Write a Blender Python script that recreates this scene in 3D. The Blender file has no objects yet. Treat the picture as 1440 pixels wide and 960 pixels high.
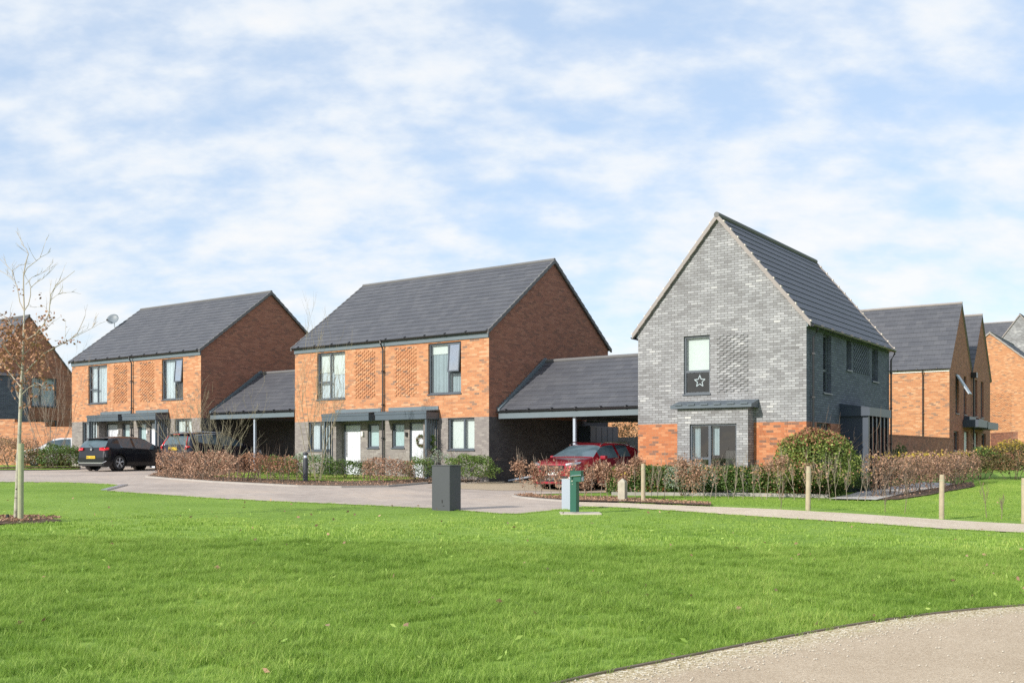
import bpy, math, random
import numpy as np
from mathutils import Vector, Matrix
from mathutils.geometry import delaunay_2d_cdt
random.seed(7); RNG = np.random.default_rng(7)
R = math.radians
SC = bpy.context.scene
COL = SC.collection
FPX, HOR, CXP, CAMZ = 1460.0, 642.0, 720.0, 1.6      # camera calibration (photo pixels)

# ------------------------------------------------------------------ terrain
CP = [(0,0,-1.6),(-12,3,-1.5),(14,3,-1.68),(-10,9,-1.4),(10,9,-1.62),(0,14,-1.42),(-1.5,23,-1.2),(-8.8,18.5,-1.15),
      (-15,33,-.82),(-30,50,-.55),(-15,46,-.64),(-14,48,-.58),(-1,37.4,-.9),(-9,43.5,-.74),(8.7,30.7,-1.15),(4.1,33.8,-1.13),
      (6.7,23.5,-1.22),(3.5,27.5,-1.23),(9.7,23.5,-1.4),(11.6,23.5,-1.5),(19,41,-.95),(24,55,-.65),(15,31,-1.15),(20,22,-1.55),
      (-22,55,-.5),(5,48,-.8),(40,60,-.6),(-45,60,-.2),(-25,25,-.95),(30,35,-1.2),(0,70,-.6),(13,38.5,-1.1)]
_P = np.array(CP, float)
def _tps(r): return np.where(r > 0, r*r*np.log(np.maximum(r, 1e-9)), 0.)
_n = len(_P)
_K = _tps(np.hypot(_P[:,None,0]-_P[None,:,0], _P[:,None,1]-_P[None,:,1])) + np.eye(_n)*6.0
_A = np.zeros((_n+3, _n+3)); _A[:_n,:_n] = _K; _A[:_n,_n] = 1; _A[:_n,_n+1:] = _P[:,:2]; _A[_n,:_n] = 1; _A[_n+1:,:_n] = _P[:,:2].T
_W = np.linalg.solve(_A, np.concatenate([_P[:,2], np.zeros(3)]))
def terrain(x, y):
    x = np.asarray(x, float); y = np.asarray(y, float); sh = x.shape
    xf, yf = x.ravel(), y.ravel()
    d = np.hypot(xf, yf-30); k = np.clip((75-d)/30, 0, 1); k = k*k*(3-2*k)
    s = np.where(d > 60, 60/np.maximum(d, 1), 1.); xc, yc = xf*s, 30+(yf-30)*s
    z = _tps(np.hypot(xc[:,None]-_P[None,:,0], yc[:,None]-_P[None,:,1])) @ _W[:_n] + _W[_n] + _W[_n+1]*xc + _W[_n+2]*yc
    return (z*k - .7*(1-k) + CAMZ).reshape(sh)
def tz(x, y): return float(terrain(np.array([x]), np.array([y]))[0])
def G(px, py):                                       # where the ground seen at a photo pixel lies
    lo, hi = 2.0, 140.0; last = lo
    ys = np.linspace(lo, hi, 1400); xs = (px-CXP)/FPX*ys
    d = terrain(xs, ys) - (CAMZ + (HOR-py)/FPX*ys)
    i = np.argmax(d > 0)
    return (float(xs[i]), float(ys[i]))
def at(px, Y): return ((px-CXP)/FPX*Y, Y)
def zat(py, Y): return CAMZ + (HOR-py)/FPX*Y

# ------------------------------------------------------------------ materials
def newmat(name):
    m = bpy.data.materials.new(name); m.use_nodes = True
    nt = m.node_tree; b = nt.nodes['Principled BSDF']
    return m, nt, b
def nd(nt, t, **k):
    n = nt.nodes.new(t)
    for a, v in k.items(): setattr(n, a, v)
    return n
def mth(nt, op, a, b=None, c=None):
    n = nt.nodes.new('ShaderNodeMath'); n.operation = op
    for i, v in enumerate((a, b, c)):
        if v is None: continue
        if isinstance(v, (int, float)): n.inputs[i].default_value = v
        else: nt.links.new(v, n.inputs[i])
    return n.outputs[0]
def ramp(nt, fac, stops, interp='LINEAR'):
    n = nt.nodes.new('ShaderNodeValToRGB'); n.color_ramp.interpolation = interp
    e = n.color_ramp.elements
    while len(e) < len(stops): e.new(.5)
    for i, (p, c) in enumerate(stops):
        e[i].position = p; e[i].color = (*c, 1) if len(c) == 3 else c
    if fac is not None: nt.links.new(fac, n.inputs[0])
    return n.outputs[0]
def noise(nt, vec, scale, detail=3, rough=.55, dim='3D'):
    n = nt.nodes.new('ShaderNodeTexNoise'); n.noise_dimensions = dim
    n.inputs['Scale'].default_value = scale; n.inputs['Detail'].default_value = detail; n.inputs['Roughness'].default_value = rough
    if vec is not None: nt.links.new(vec, n.inputs['Vector'])
    return n.outputs[0]
def mixc(nt, fac, a, b, mode='MIX'):
    n = nt.nodes.new('ShaderNodeMix'); n.data_type = 'RGBA'; n.blend_type = mode
    for i, v in ((0, fac), (6, a), (7, b)):
        if isinstance(v, (int, float)): n.inputs[i].default_value = v
        elif isinstance(v, tuple): n.inputs[i].default_value = (*v, 1)
        else: nt.links.new(v, n.inputs[i])
    return n.outputs[2]
def wpos(nt): return nt.nodes.new('ShaderNodeNewGeometry').outputs['Position']
def bump(nt, b, h, s, dist=.01):
    n = nt.nodes.new('ShaderNodeBump'); n.inputs['Strength'].default_value = s; n.inputs['Distance'].default_value = dist
    nt.links.new(h, n.inputs['Height']); nt.links.new(n.outputs[0], b.inputs['Normal'])
def plain(name, c, rough=.6, metal=0., var=.12, scale=3., spec=.5, coat=0.):
    m, nt, b = newmat(name)
    v = noise(nt, wpos(nt), scale, 4)
    col = mixc(nt, v, tuple(x*(1-var) for x in c), tuple(min(1, x*(1+var)) for x in c))
    nt.links.new(col, b.inputs['Base Color'])
    b.inputs['Roughness'].default_value = rough; b.inputs['Metallic'].default_value = metal
    b.inputs['Specular IOR Level'].default_value = spec; b.inputs['Coat Weight'].default_value = coat; b.inputs['Coat Roughness'].default_value = .05
    return m
def brick(name, stops, mortar, cluster=.35, seed=0., bw=.225, bh=.075, mj=.12):
    m, nt, b = newmat(name); L = nt.links
    uv = nt.nodes.new('ShaderNodeUVMap').outputs[0]
    sp = nt.nodes.new('ShaderNodeSeparateXYZ'); L.new(uv, sp.inputs[0])
    v = mth(nt, 'DIVIDE', sp.outputs[1], bh); row = mth(nt, 'FLOOR', v); rf = mth(nt, 'FRACT', v)
    off = mth(nt, 'MULTIPLY', mth(nt, 'FLOORED_MODULO', row, 2.), .5)
    s = mth(nt, 'ADD', mth(nt, 'DIVIDE', sp.outputs[0], bw), off); colu = mth(nt, 'FLOOR', s); cf = mth(nt, 'FRACT', s)
    cb = nt.nodes.new('ShaderNodeCombineXYZ'); L.new(colu, cb.inputs[0]); L.new(row, cb.inputs[1]); cb.inputs[2].default_value = seed
    wn = nt.nodes.new('ShaderNodeTexWhiteNoise'); wn.noise_dimensions = '3D'; L.new(cb.outputs[0], wn.inputs[0])
    mp = nt.nodes.new('ShaderNodeMapping'); L.new(cb.outputs[0], mp.inputs[0]); mp.inputs['Scale'].default_value = (.28, .11, 1)
    cl = noise(nt, mp.outputs[0], 1., 2)
    fac = mth(nt, 'ADD', mth(nt, 'MULTIPLY', wn.outputs[0], 1-cluster), mth(nt, 'MULTIPLY', mth(nt, 'MULTIPLY_ADD', cl, 2.2, -.6), cluster))
    col = ramp(nt, fac, stops, 'LINEAR')
    fine = noise(nt, uv, 60, 3)
    col = mixc(nt, .35, col, mixc(nt, fine, (.45, .45, .45), (.62, .62, .62)), 'OVERLAY')
    stain = noise(nt, uv, .6, 4, .6)
    col = mixc(nt, mth(nt, 'MULTIPLY', stain, .28), col, mortar)
    mk = mth(nt, 'MAXIMUM', mth(nt, 'LESS_THAN', rf, mj), mth(nt, 'LESS_THAN', cf, mj*.4))
    col = mixc(nt, mk, col, mortar)
    L.new(col, b.inputs['Base Color']); b.inputs['Roughness'].default_value = .88; b.inputs['Specular IOR Level'].default_value = .25
    bump(nt, b, mth(nt, 'ADD', mth(nt, 'MULTIPLY', mth(nt, 'SUBTRACT', 1., mk), .8), mth(nt, 'MULTIPLY', fine, .3)), .7, .008)
    return m
def tile(name, stops, tw=.33, th=.31, rough=.5, joint=.02):
    m, nt, b = newmat(name); L = nt.links
    uv = nt.nodes.new('ShaderNodeUVMap').outputs[0]
    sp = nt.nodes.new('ShaderNodeSeparateXYZ'); L.new(uv, sp.inputs[0])
    v = mth(nt, 'DIVIDE', sp.outputs[1], th); row = mth(nt, 'FLOOR', v)
    s = mth(nt, 'ADD', mth(nt, 'DIVIDE', sp.outputs[0], tw), mth(nt, 'MULTIPLY', mth(nt, 'FLOORED_MODULO', row, 2.), .5))
    cf = mth(nt, 'FRACT', s)
    cb = nt.nodes.new('ShaderNodeCombineXYZ'); L.new(mth(nt, 'FLOOR', s), cb.inputs[0]); L.new(row, cb.inputs[1])
    wn = nt.nodes.new('ShaderNodeTexWhiteNoise'); wn.noise_dimensions = '3D'; L.new(cb.outputs[0], wn.inputs[0])
    fac = mth(nt, 'ADD', mth(nt, 'MULTIPLY', wn.outputs[0], .55), mth(nt, 'MULTIPLY', noise(nt, uv, .9, 4), .45))
    col = ramp(nt, fac, stops)
    mk = mth(nt, 'LESS_THAN', cf, joint)
    col = mixc(nt, mth(nt, 'MULTIPLY', mk, .75), col, (.02, .02, .022))
    L.new(col, b.inputs['Base Color']); b.inputs['Roughness'].default_value = rough
    bump(nt, b, mth(nt, 'ADD', noise(nt, uv, 35, 3), mth(nt, 'MULTIPLY', mk, -1.)), .25, .01)
    return m
def leafmat(name, stops, rough=.55, trans=.25, spec=.3):
    m, nt, b = newmat(name); L = nt.links
    rp = nt.nodes.new('ShaderNodeNewGeometry').outputs['Random Per Island']
    n2 = noise(nt, wpos(nt), 3., 3)
    fac = mth(nt, 'ADD', mth(nt, 'MULTIPLY', rp, .7), mth(nt, 'MULTIPLY', n2, .3))
    col = ramp(nt, fac, stops); L.new(col, b.inputs['Base Color'])
    b.inputs['Roughness'].default_value = rough; b.inputs['Specular IOR Level'].default_value = spec
    if trans > 0:
        t = nt.nodes.new('ShaderNodeBsdfTranslucent'); L.new(col, t.inputs[0])
        mx = nt.nodes.new('ShaderNodeMixShader'); mx.inputs[0].default_value = trans
        L.new(b.outputs[0], mx.inputs[1]); L.new(t.outputs[0], mx.inputs[2])
        L.new(mx.outputs[0], nt.nodes['Material Output'].inputs[0])
    return m
def glassmat(name, tint=(.75, .82, .85), refl=1.):
    m, nt, b = newmat(name); L = nt.links; nt.nodes.remove(b)
    tr = nt.nodes.new('ShaderNodeBsdfTransparent'); tr.inputs[0].default_value = (*tint, 1)
    gl = nt.nodes.new('ShaderNodeBsdfGlossy'); gl.inputs['Roughness'].default_value = .01; gl.inputs[0].default_value = (refl, refl, refl, 1)
    fr = nt.nodes.new('ShaderNodeLayerWeight'); fr.inputs[0].default_value = .5
    f2 = mth(nt, 'MULTIPLY_ADD', mth(nt, 'POWER', fr.outputs[1], 3.), .85, .09)
    mx = nt.nodes.new('ShaderNodeMixShader'); L.new(f2, mx.inputs[0]); L.new(tr.outputs[0], mx.inputs[1]); L.new(gl.outputs[0], mx.inputs[2])
    L.new(mx.outputs[0], nt.nodes['Material Output'].inputs[0])
    return m

M = {}
M['orange'] = brick('orange brick', [(0, (.14,.10,.09)), (.10, (.23,.14,.10)), (.20, (.39,.165,.08)), (.5, (.45,.195,.092)), (.8, (.49,.235,.115)), (1, (.53,.33,.20))], (.44,.28,.18), .12)
M['redorange'] = brick('red orange brick', [(0, (.13,.085,.07)), (.17, (.18,.10,.075)), (.24, (.37,.12,.05)), (.6, (.42,.15,.065)), (1, (.52,.24,.12))], (.42,.22,.13), .1, 3.)
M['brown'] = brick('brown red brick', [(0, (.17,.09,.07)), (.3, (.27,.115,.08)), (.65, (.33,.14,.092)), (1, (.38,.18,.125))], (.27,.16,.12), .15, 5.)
M['grey'] = brick('pale grey brick', [(0, (.15,.15,.16)), (.3, (.23,.235,.25)), (.6, (.30,.31,.33)), (.8, (.385,.395,.415)), (1, (.55,.555,.55))], (.13,.125,.12), .5, 7., mj=.15)
M['greybrown'] = brick('warm grey brick', [(0, (.14,.125,.125)), (.35, (.21,.19,.185)), (.75, (.27,.25,.235)), (1, (.35,.325,.31))], (.25,.235,.22), .4, 9.)
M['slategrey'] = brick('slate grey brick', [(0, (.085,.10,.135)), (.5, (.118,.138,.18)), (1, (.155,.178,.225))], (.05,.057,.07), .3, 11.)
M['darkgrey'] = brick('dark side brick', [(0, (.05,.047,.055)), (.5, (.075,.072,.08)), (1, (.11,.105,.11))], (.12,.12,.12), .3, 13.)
M['roof'] = tile('slate roof tile', [(0, (.060,.064,.078)), (.5, (.078,.082,.096)), (1, (.102,.105,.118))], rough=.6)
M['roofblue'] = tile('smooth slate roof tile', [(0, (.036,.043,.062)), (1, (.054,.062,.086))], tw=.6, th=.33, rough=.55, joint=.006)
M['ridge'] = plain('ridge tile', (.13,.13,.135), .7)
M['verge'] = plain('pale verge', (.27,.245,.235), .75)
M['clip'] = plain('verge clip', (.62,.55,.5), .6)
M['frame'] = plain('anthracite frame', (.075,.092,.115), .4)
M['fascia'] = plain('blue grey fascia', (.12,.155,.18), .45)
M['gutter'] = plain('black gutter', (.02,.021,.025), .35)
M['canopy'] = plain('anthracite canopy metal', (.075,.10,.125), .4)
M['navy'] = plain('dark blue panel', (.035,.052,.08), .4)
M['post'] = plain('pale blue grey post', (.34,.39,.46), .4)
M['glass'] = glassmat('window glass')
M['glass2'] = glassmat('sky lit sash glass', (.7, .75, .8), 1.); M['glass2'].node_tree.nodes['Math.001'].inputs[2].default_value = .5
M['blind'] = plain('cream roller blind', (.80,.79,.72), .85, var=.03)
M['curtain'] = plain('white curtain', (.72,.74,.75), .9, var=.06)
M['netting'] = plain('net curtain', (.40,.45,.46), .9, var=.1)
M['frost'] = plain('frosted panel', (.55,.66,.64), .6, var=.04)
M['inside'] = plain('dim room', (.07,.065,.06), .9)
M['doorg'] = plain('pale grey door', (.60,.63,.69), .45, var=.03)
M['white'] = plain('white paint', (.78,.78,.78), .5, var=.04)
M['chrome'] = plain('chrome', (.75,.76,.78), .18, 1.)
M['steel'] = plain('brushed steel', (.5,.52,.54), .35, 1.)
M['dark'] = plain('black plastic', (.018,.018,.02), .5)
M['rubber'] = plain('tyre rubber', (.02,.02,.021), .85)
M['carblack'] = plain('black car paint', (.004,.005,.009), .35, .0, coat=.55, spec=.3)
M['carnavy'] = plain('dark blue car paint', (.007,.011,.026), .35, .1, coat=.6, spec=.3)
M['carred'] = plain('red car paint', (.33,.012,.03), .3, .35, coat=1.)
M['carwhite'] = plain('white car paint', (.72,.73,.75), .3, coat=1.)
M['cargrey'] = plain('dark grey green car paint', (.02,.027,.025), .3, .2, coat=1.)
M['carglass'] = plain('car glass', (.075,.115,.14), .05, var=.5, spec=.55)
M['tail'] = plain('red lamp lens', (.55,.012,.02), .15, coat=.6)
M['lamp'] = plain('clear lamp lens', (.28,.30,.33), .12, .5, coat=.6)
M['yplate'] = plain('yellow number plate', (.8,.55,.02), .5)
M['wplate'] = plain('white number plate', (.75,.75,.72), .5)
M['rim'] = plain('alloy rim', (.5,.51,.53), .35, .2)
M['cab'] = plain('grey cabinet paint', (.052,.058,.068), .55, var=.08)
M['paleblue'] = plain('pale blue grey panel', (.30,.35,.42), .5, var=.05)
M['dishgrey'] = plain('grey dish', (.17,.20,.23), .5, var=.1)
M['green'] = plain('green post paint', (.008,.085,.058), .4, var=.08)
M['woodpost'] = plain('pale timber post', (.36,.31,.215), .85, var=.3, scale=9)
M['woodstone'] = plain('weathered oak bollard', (.36,.33,.265), .85, var=.3, scale=12)
M['stake'] = plain('greenish stake', (.33,.34,.22), .85, var=.25, scale=14)
M['fence'] = plain('weathered fence board', (.22,.23,.25), .85, var=.3, scale=6)
M['concrete'] = plain('concrete', (.46,.42,.35), .9, var=.15, scale=5)
M['kerb'] = plain('edging stone', (.33,.31,.29), .9, var=.2, scale=5)
M['edging'] = plain('timber edging', (.15,.12,.09), .9, var=.35, scale=8)
M['bark'] = plain('brown twig bark', (.17,.13,.10), .85, var=.3, scale=8)
M['palebark'] = plain('pale twig bark', (.40,.35,.29), .85, var=.25, scale=8)
M['twig'] = plain('grey brown twig bark', (.27,.225,.18), .85, var=.3, scale=8)
M['olive'] = plain('olive twig bark', (.25,.225,.15), .85, var=.3, scale=8)
def birchbark():
    m, nt, b = newmat('whitish bark')
    w = noise(nt, wpos(nt), 9, 4, .6); n2 = nt.nodes.new('ShaderNodeMapping'); nt.links.new(wpos(nt), n2.inputs[0]); n2.inputs['Scale'].default_value = (10, 10, 26)
    s = noise(nt, n2.outputs[0], 1., 3)
    c = ramp(nt, w, [(.3, (.26,.245,.20)), (.6, (.42,.40,.33))]); k = ramp(nt, s, [(.62, (0,0,0)), (.68, (1,1,1))])
    nt.links.new(mixc(nt, k, c, (.07,.06,.05)), b.inputs['Base Color']); b.inputs['Roughness'].default_value = .85
    return m
M['birch'] = birchbark()
M['beech'] = leafmat('dry beech leaf', [(0, (.17,.10,.07)), (.4, (.34,.205,.135)), (.75, (.49,.30,.205)), (1, (.64,.44,.31))], trans=.2)
M['beechred'] = leafmat('rust beech leaf', [(0, (.16,.08,.05)), (.5, (.34,.17,.10)), (1, (.50,.30,.18))], trans=.2)
M['greenleaf'] = leafmat('green shrub leaf', [(0, (.06,.11,.025)), (.5, (.12,.20,.045)), (1, (.25,.33,.09))])
M['darkleaf'] = leafmat('dark hedge leaf', [(0, (.045,.085,.02)), (.6, (.10,.17,.04)), (1, (.19,.26,.08))])
M['photinia'] = leafmat('mixed red and green leaf', [(0, (.05,.09,.02)), (.45, (.13,.19,.045)), (.72, (.28,.34,.09)), (.85, (.45,.47,.14)), (1, (.36,.16,.10))])
M['photred'] = leafmat('reddish leaf tips', [(0, (.14,.10,.04)), (.45, (.28,.14,.08)), (.7, (.42,.17,.12)), (1, (.30,.36,.10))])
M['pale'] = leafmat('silvery leaf', [(0, (.20,.26,.19)), (1, (.48,.55,.44))])
M['yellow'] = leafmat('yellowing leaf', [(0, (.30,.22,.04)), (1, (.62,.47,.08))])
M['olivebush'] = leafmat('brown green bush leaf', [(0, (.07,.07,.03)), (.5, (.14,.13,.05)), (.8, (.23,.15,.08)), (1, (.33,.25,.12))])

# ------------------------------------------------------------------ mesh builder
class MB:
    def __init__(s): s.v = []; s.f = []; s.m = []
    def add(s, vs, fs, mi=0):
        o = len(s.v); s.v.extend([tuple(p) for p in vs]); s.f.extend([tuple(i+o for i in f) for f in fs]); s.m.extend([mi]*len(fs))
    def quad(s, a, b, c, d, mi=0): s.add([a, b, c, d], [(0, 1, 2, 3)], mi)
    def box(s, x0, x1, y0, y1, z0, z1, mi=0):
        s.add([(x, y, z) for z in (z0, z1) for y in (y0, y1) for x in (x0, x1)],
              [(0,2,3,1), (4,5,7,6), (0,1,5,4), (2,6,7,3), (0,4,6,2), (1,3,7,5)], mi)
    def ob(s, o, e, n, s0, s1, d0, d1, t0, t1, mi=0):       # box in a wall's frame: along e, into n, up
        P = lambda a, d, t: (o[0]+e[0]*a+n[0]*d, o[1]+e[1]*a+n[1]*d, o[2]+t)
        s.add([P(a, d, t) for t in (t0, t1) for d in (d0, d1) for a in (s0, s1)],
              [(0,2,3,1), (4,5,7,6), (0,1,5,4), (2,6,7,3), (0,4,6,2), (1,3,7,5)], mi)
    def tube(s, pts, rad, n=6, mi=0, cap=True):
        pts = [Vector(p) for p in pts]; k = len(pts)
        if not hasattr(rad, '__len__'): rad = [rad]*k
        rings = []
        for i, p in enumerate(pts):
            d = (pts[min(i+1, k-1)] - pts[max(i-1, 0)])
            if d.length < 1e-9: d = Vector((0, 0, 1))
            d.normalize(); a = d.cross(Vector((0, 0, 1)) if abs(d.z) < .95 else Vector((1, 0, 0))).normalized(); b = d.cross(a)
            rings.append([p + (a*math.cos(2*math.pi*j/n) + b*math.sin(2*math.pi*j/n))*rad[i] for j in range(n)])
        vs = [q for r in rings for q in r]; fs = []
        for i in range(k-1):
            for j in range(n): fs.append((i*n+j, i*n+(j+1) % n, (i+1)*n+(j+1) % n, (i+1)*n+j))
        if cap: fs += [tuple(range(n-1, -1, -1)), tuple((k-1)*n+j for j in range(n))]
        s.add(vs, fs, mi)
    def lathe(s, prof, n=16, mi=0, c=(0, 0, 0), axis='z', cap=True):
        vs = []; k = len(prof)
        for r, h in prof:
            for j in range(n):
                a = 2*math.pi*j/n; p = (r*math.cos(a), r*math.sin(a), h)
                if axis == 'y': p = (p[0], p[2], p[1])
                if axis == 'x': p = (p[2], p[0], p[1])
                vs.append((p[0]+c[0], p[1]+c[1], p[2]+c[2]))
        fs = [(i*n+j, i*n+(j+1) % n, (i+1)*n+(j+1) % n, (i+1)*n+j) for i in range(k-1) for j in range(n)]
        if cap: fs += [tuple(range(n-1, -1, -1)), tuple((k-1)*n+j for j in range(n))]
        s.add(vs, fs, mi)
    def build(s, name, mats, parent=None, smooth=False, bevel=0., uv=True):
        me = bpy.data.meshes.new(name); me.from_pydata(s.v, [], s.f)
        if not isinstance(mats, (list, tuple)): mats = [mats]
        for m in mats: me.materials.append(m)
        me.polygons.foreach_set('material_index', s.m)
        if smooth: me.polygons.foreach_set('use_smooth', [True]*len(s.f))
        me.update()
        if uv: autouv(me)
        o = bpy.data.objects.new(name, me); COL.objects.link(o); o.parent = parent
        if bevel:
            b = o.modifiers.new('bevel', 'BEVEL'); b.width = bevel; b.segments = 2; b.limit_method = 'ANGLE'
        return o
def autouv(me):
    lay = me.uv_layers.new(name='UVMap'); nl = len(me.loops)
    vi = np.zeros(nl, int); me.loops.foreach_get('vertex_index', vi)
    co = np.zeros(len(me.vertices)*3); me.vertices.foreach_get('co', co); co = co.reshape(-1, 3)
    nf = len(me.polygons); nr = np.zeros(nf*3); me.polygons.foreach_get('normal', nr); nr = nr.reshape(-1, 3)
    lt = np.zeros(nf, int); me.polygons.foreach_get('loop_total', lt); fi = np.repeat(np.arange(nf), lt)
    N = nr[fi]; flat = np.abs(N[:, 2]) > .985
    U = np.cross(np.array([0, 0, 1.]), N); l = np.linalg.norm(U, axis=1, keepdims=True); U = U/np.maximum(l, 1e-9)
    V = np.cross(N, U); U[flat] = (1, 0, 0); V[flat] = (0, 1, 0)
    P = co[vi]; uv = np.stack([(P*U).sum(1), (P*V).sum(1)], 1)
    lay.data.foreach_set('uv', uv.astype(np.float32).ravel())
def tag(o, label=None, cat=None, group=None, kind=None):
    if label: o['label'] = label
    if cat: o['category'] = cat
    if group: o['group'] = group
    if kind: o['kind'] = kind
    return o
def empty(name, loc, rz=0., **k):
    o = bpy.data.objects.new(name, None); COL.objects.link(o); o.location = loc; o.rotation_euler = (0, 0, rz)
    o.empty_display_size = .2
    return tag(o, **k)
def kids(o): return [c for c in bpy.data.objects if c.parent == o]
def copy_tree(o, parent=None):
    c = o.copy(); COL.objects.link(c); c.parent = parent
    for ch in kids(o): copy_tree(ch, c)
    return c

# ------------------------------------------------------------------ ground sheets
def in_poly(x, y, poly):
    ins = np.zeros(len(x), bool); n = len(poly)
    for i in range(n):
        x0, y0 = poly[i]; x1, y1 = poly[(i+1) % n]
        if y0 == y1: continue
        c = ((y0 > y) != (y1 > y)) & (x < (x1-x0)*(y-y0)/(y1-y0)+x0)
        ins ^= c
    return ins
def smooth_poly(p, it=2, closed=True):
    p = [tuple(q) for q in p]
    for _ in range(it):
        q = []; n = len(p)
        for i in range(n if closed else n-1):
            a, b = p[i], p[(i+1) % n]
            q += [(a[0]*.75+b[0]*.25, a[1]*.75+b[1]*.25), (a[0]*.25+b[0]*.75, a[1]*.25+b[1]*.75)]
        if not closed: q = [p[0]]+q+[p[-1]]
        p = q
    return p
def sheet(name, poly, off, mat, step=.6, **k):
    pts = []
    n = len(poly)
    for i in range(n):
        a, b = poly[i], poly[(i+1) % n]; d = math.hypot(b[0]-a[0], b[1]-a[1]); m = max(1, int(d/step))
        for j in range(m): pts.append((a[0]+(b[0]-a[0])*j/m, a[1]+(b[1]-a[1])*j/m))
    xs = [p[0] for p in poly]; ys = [p[1] for p in poly]
    gx, gy = np.meshgrid(np.arange(min(xs), max(xs), step), np.arange(min(ys), max(ys), step)); gx = gx.ravel(); gy = gy.ravel()
    k_ = in_poly(gx, gy, poly); nb = len(pts)
    V = [Vector(p) for p in pts] + [Vector((a, b)) for a, b in zip(gx[k_], gy[k_])]
    r = delaunay_2d_cdt(V, [(i, (i+1) % nb) for i in range(nb)], [], 1, 1e-4)
    vx = np.array([p[0] for p in r[0]]); vy = np.array([p[1] for p in r[0]]); z = terrain(vx, vy)+off
    me = bpy.data.meshes.new(name); me.from_pydata([(a, b, c) for a, b, c in zip(vx, vy, z)], [], [tuple(f) for f in r[2]])
    me.materials.append(mat); me.polygons.foreach_set('use_smooth', [True]*len(me.polygons)); me.update(); autouv(me)
    o = bpy.data.objects.new(name, me); COL.objects.link(o); return tag(o, **k)
def strip(name, line, w, h, mat, sink=.1, parent=None, off=0., **k):
    mb = MB(); pts = []
    for i in range(len(line)-1):
        a, b = line[i], line[i+1]; m = max(1, int(math.hypot(b[0]-a[0], b[1]-a[1])/.5))
        pts += [(a[0]+(b[0]-a[0])*j/m, a[1]+(b[1]-a[1])*j/m) for j in range(m)]
    pts.append(line[-1]); vs = []
    for i, p in enumerate(pts):
        a = pts[max(i-1, 0)]; b = pts[min(i+1, len(pts)-1)]; dx, dy = b[0]-a[0], b[1]-a[1]; l = math.hypot(dx, dy)
        nx, ny = -dy/l*w/2, dx/l*w/2; z = tz(*p)+off
        vs += [(p[0]-nx, p[1]-ny, z-sink), (p[0]-nx, p[1]-ny, z+h), (p[0]+nx, p[1]+ny, z+h), (p[0]+nx, p[1]+ny, z-sink)]
    fs = [(0, 1, 2, 3)]
    for i in range(len(pts)-1):
        for j in range(4): fs.append((i*4+j, (i+1)*4+j, (i+1)*4+(j+1) % 4, i*4+(j+1) % 4))
    q = (len(pts)-1)*4; fs.append((q+3, q+2, q+1, q))
    mb.add(vs, fs); return tag(mb.build(name, mat, parent), **k)

def lawnmat():
    m, nt, b = newmat('lawn soil and grass'); p = wpos(nt)
    a = noise(nt, p, .35, 4); f = noise(nt, p, 14, 5, .7)
    c = ramp(nt, mth(nt, 'ADD', mth(nt, 'MULTIPLY', a, .5), mth(nt, 'MULTIPLY', f, .5)), [(.3, (.12,.21,.035)), (.5, (.20,.32,.060)), (.7, (.29,.41,.095))])
    nt.links.new(c, b.inputs['Base Color']); b.inputs['Roughness'].default_value = .9; b.inputs['Specular IOR Level'].default_value = .1
    bump(nt, b, f, .8, .04); return m
def gravelmat(name, c0, c1, c2, sc=90):
    m, nt, b = newmat(name); p = wpos(nt)
    vo = nt.nodes.new('ShaderNodeTexVoronoi'); vo.inputs['Scale'].default_value = sc; nt.links.new(p, vo.inputs['Vector'])
    wn = nt.nodes.new('ShaderNodeSeparateColor'); nt.links.new(vo.outputs['Color'], wn.inputs[0])
    a = noise(nt, p, 1.1, 6, .65)
    c = ramp(nt, mth(nt, 'ADD', mth(nt, 'MULTIPLY', wn.outputs[0], .5), mth(nt, 'MULTIPLY', a, .5)), [(.25, c0), (.5, c1), (.8, c2)])
    nt.links.new(c, b.inputs['Base Color']); b.inputs['Roughness'].default_value = .95; b.inputs['Specular IOR Level'].default_value = .15
    bump(nt, b, vo.outputs['Distance'], .5, .01); return m
def roadmat():
    m, nt, b = newmat('block paving'); p = wpos(nt)
    br = nt.nodes.new('ShaderNodeTexBrick'); mp = nt.nodes.new('ShaderNodeMapping'); mp.inputs['Rotation'].default_value = (0, 0, R(20)); nt.links.new(p, mp.inputs[0]); nt.links.new(mp.outputs[0], br.inputs['Vector'])
    br.inputs['Scale'].default_value = 1.; br.inputs['Brick Width'].default_value = .2; br.inputs['Row Height'].default_value = .1; br.inputs['Mortar Size'].default_value = .006
    br.inputs['Color1'].default_value = (.39,.335,.29,1); br.inputs['Color2'].default_value = (.48,.42,.37,1); br.inputs['Mortar'].default_value = (.32,.28,.255,1)
    a = noise(nt, p, .45, 5, .6)
    big = ramp(nt, a, [(.35, (.82,.80,.80)), (.5, (1,.98,.97)), (.65, (1.1,1.05,1.0))])
    nt.links.new(mixc(nt, 1., br.outputs[0], big, 'MULTIPLY'), b.inputs['Base Color']); b.inputs['Roughness'].default_value = .9
    bump(nt, b, noise(nt, p, 40, 3), .3, .01); return m
M['lawn'] = lawnmat()
M['path'] = gravelmat('gravel path', (.42,.34,.25), (.57,.485,.385), (.70,.62,.51), 60)
M['path2'] = gravelmat('hoggin path', (.37,.29,.205), (.48,.39,.285), (.60,.505,.385), 110)
M['looseg'] = gravelmat('loose edge gravel', (.27,.23,.13), (.50,.42,.27), (.74,.67,.53), 45)
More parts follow.
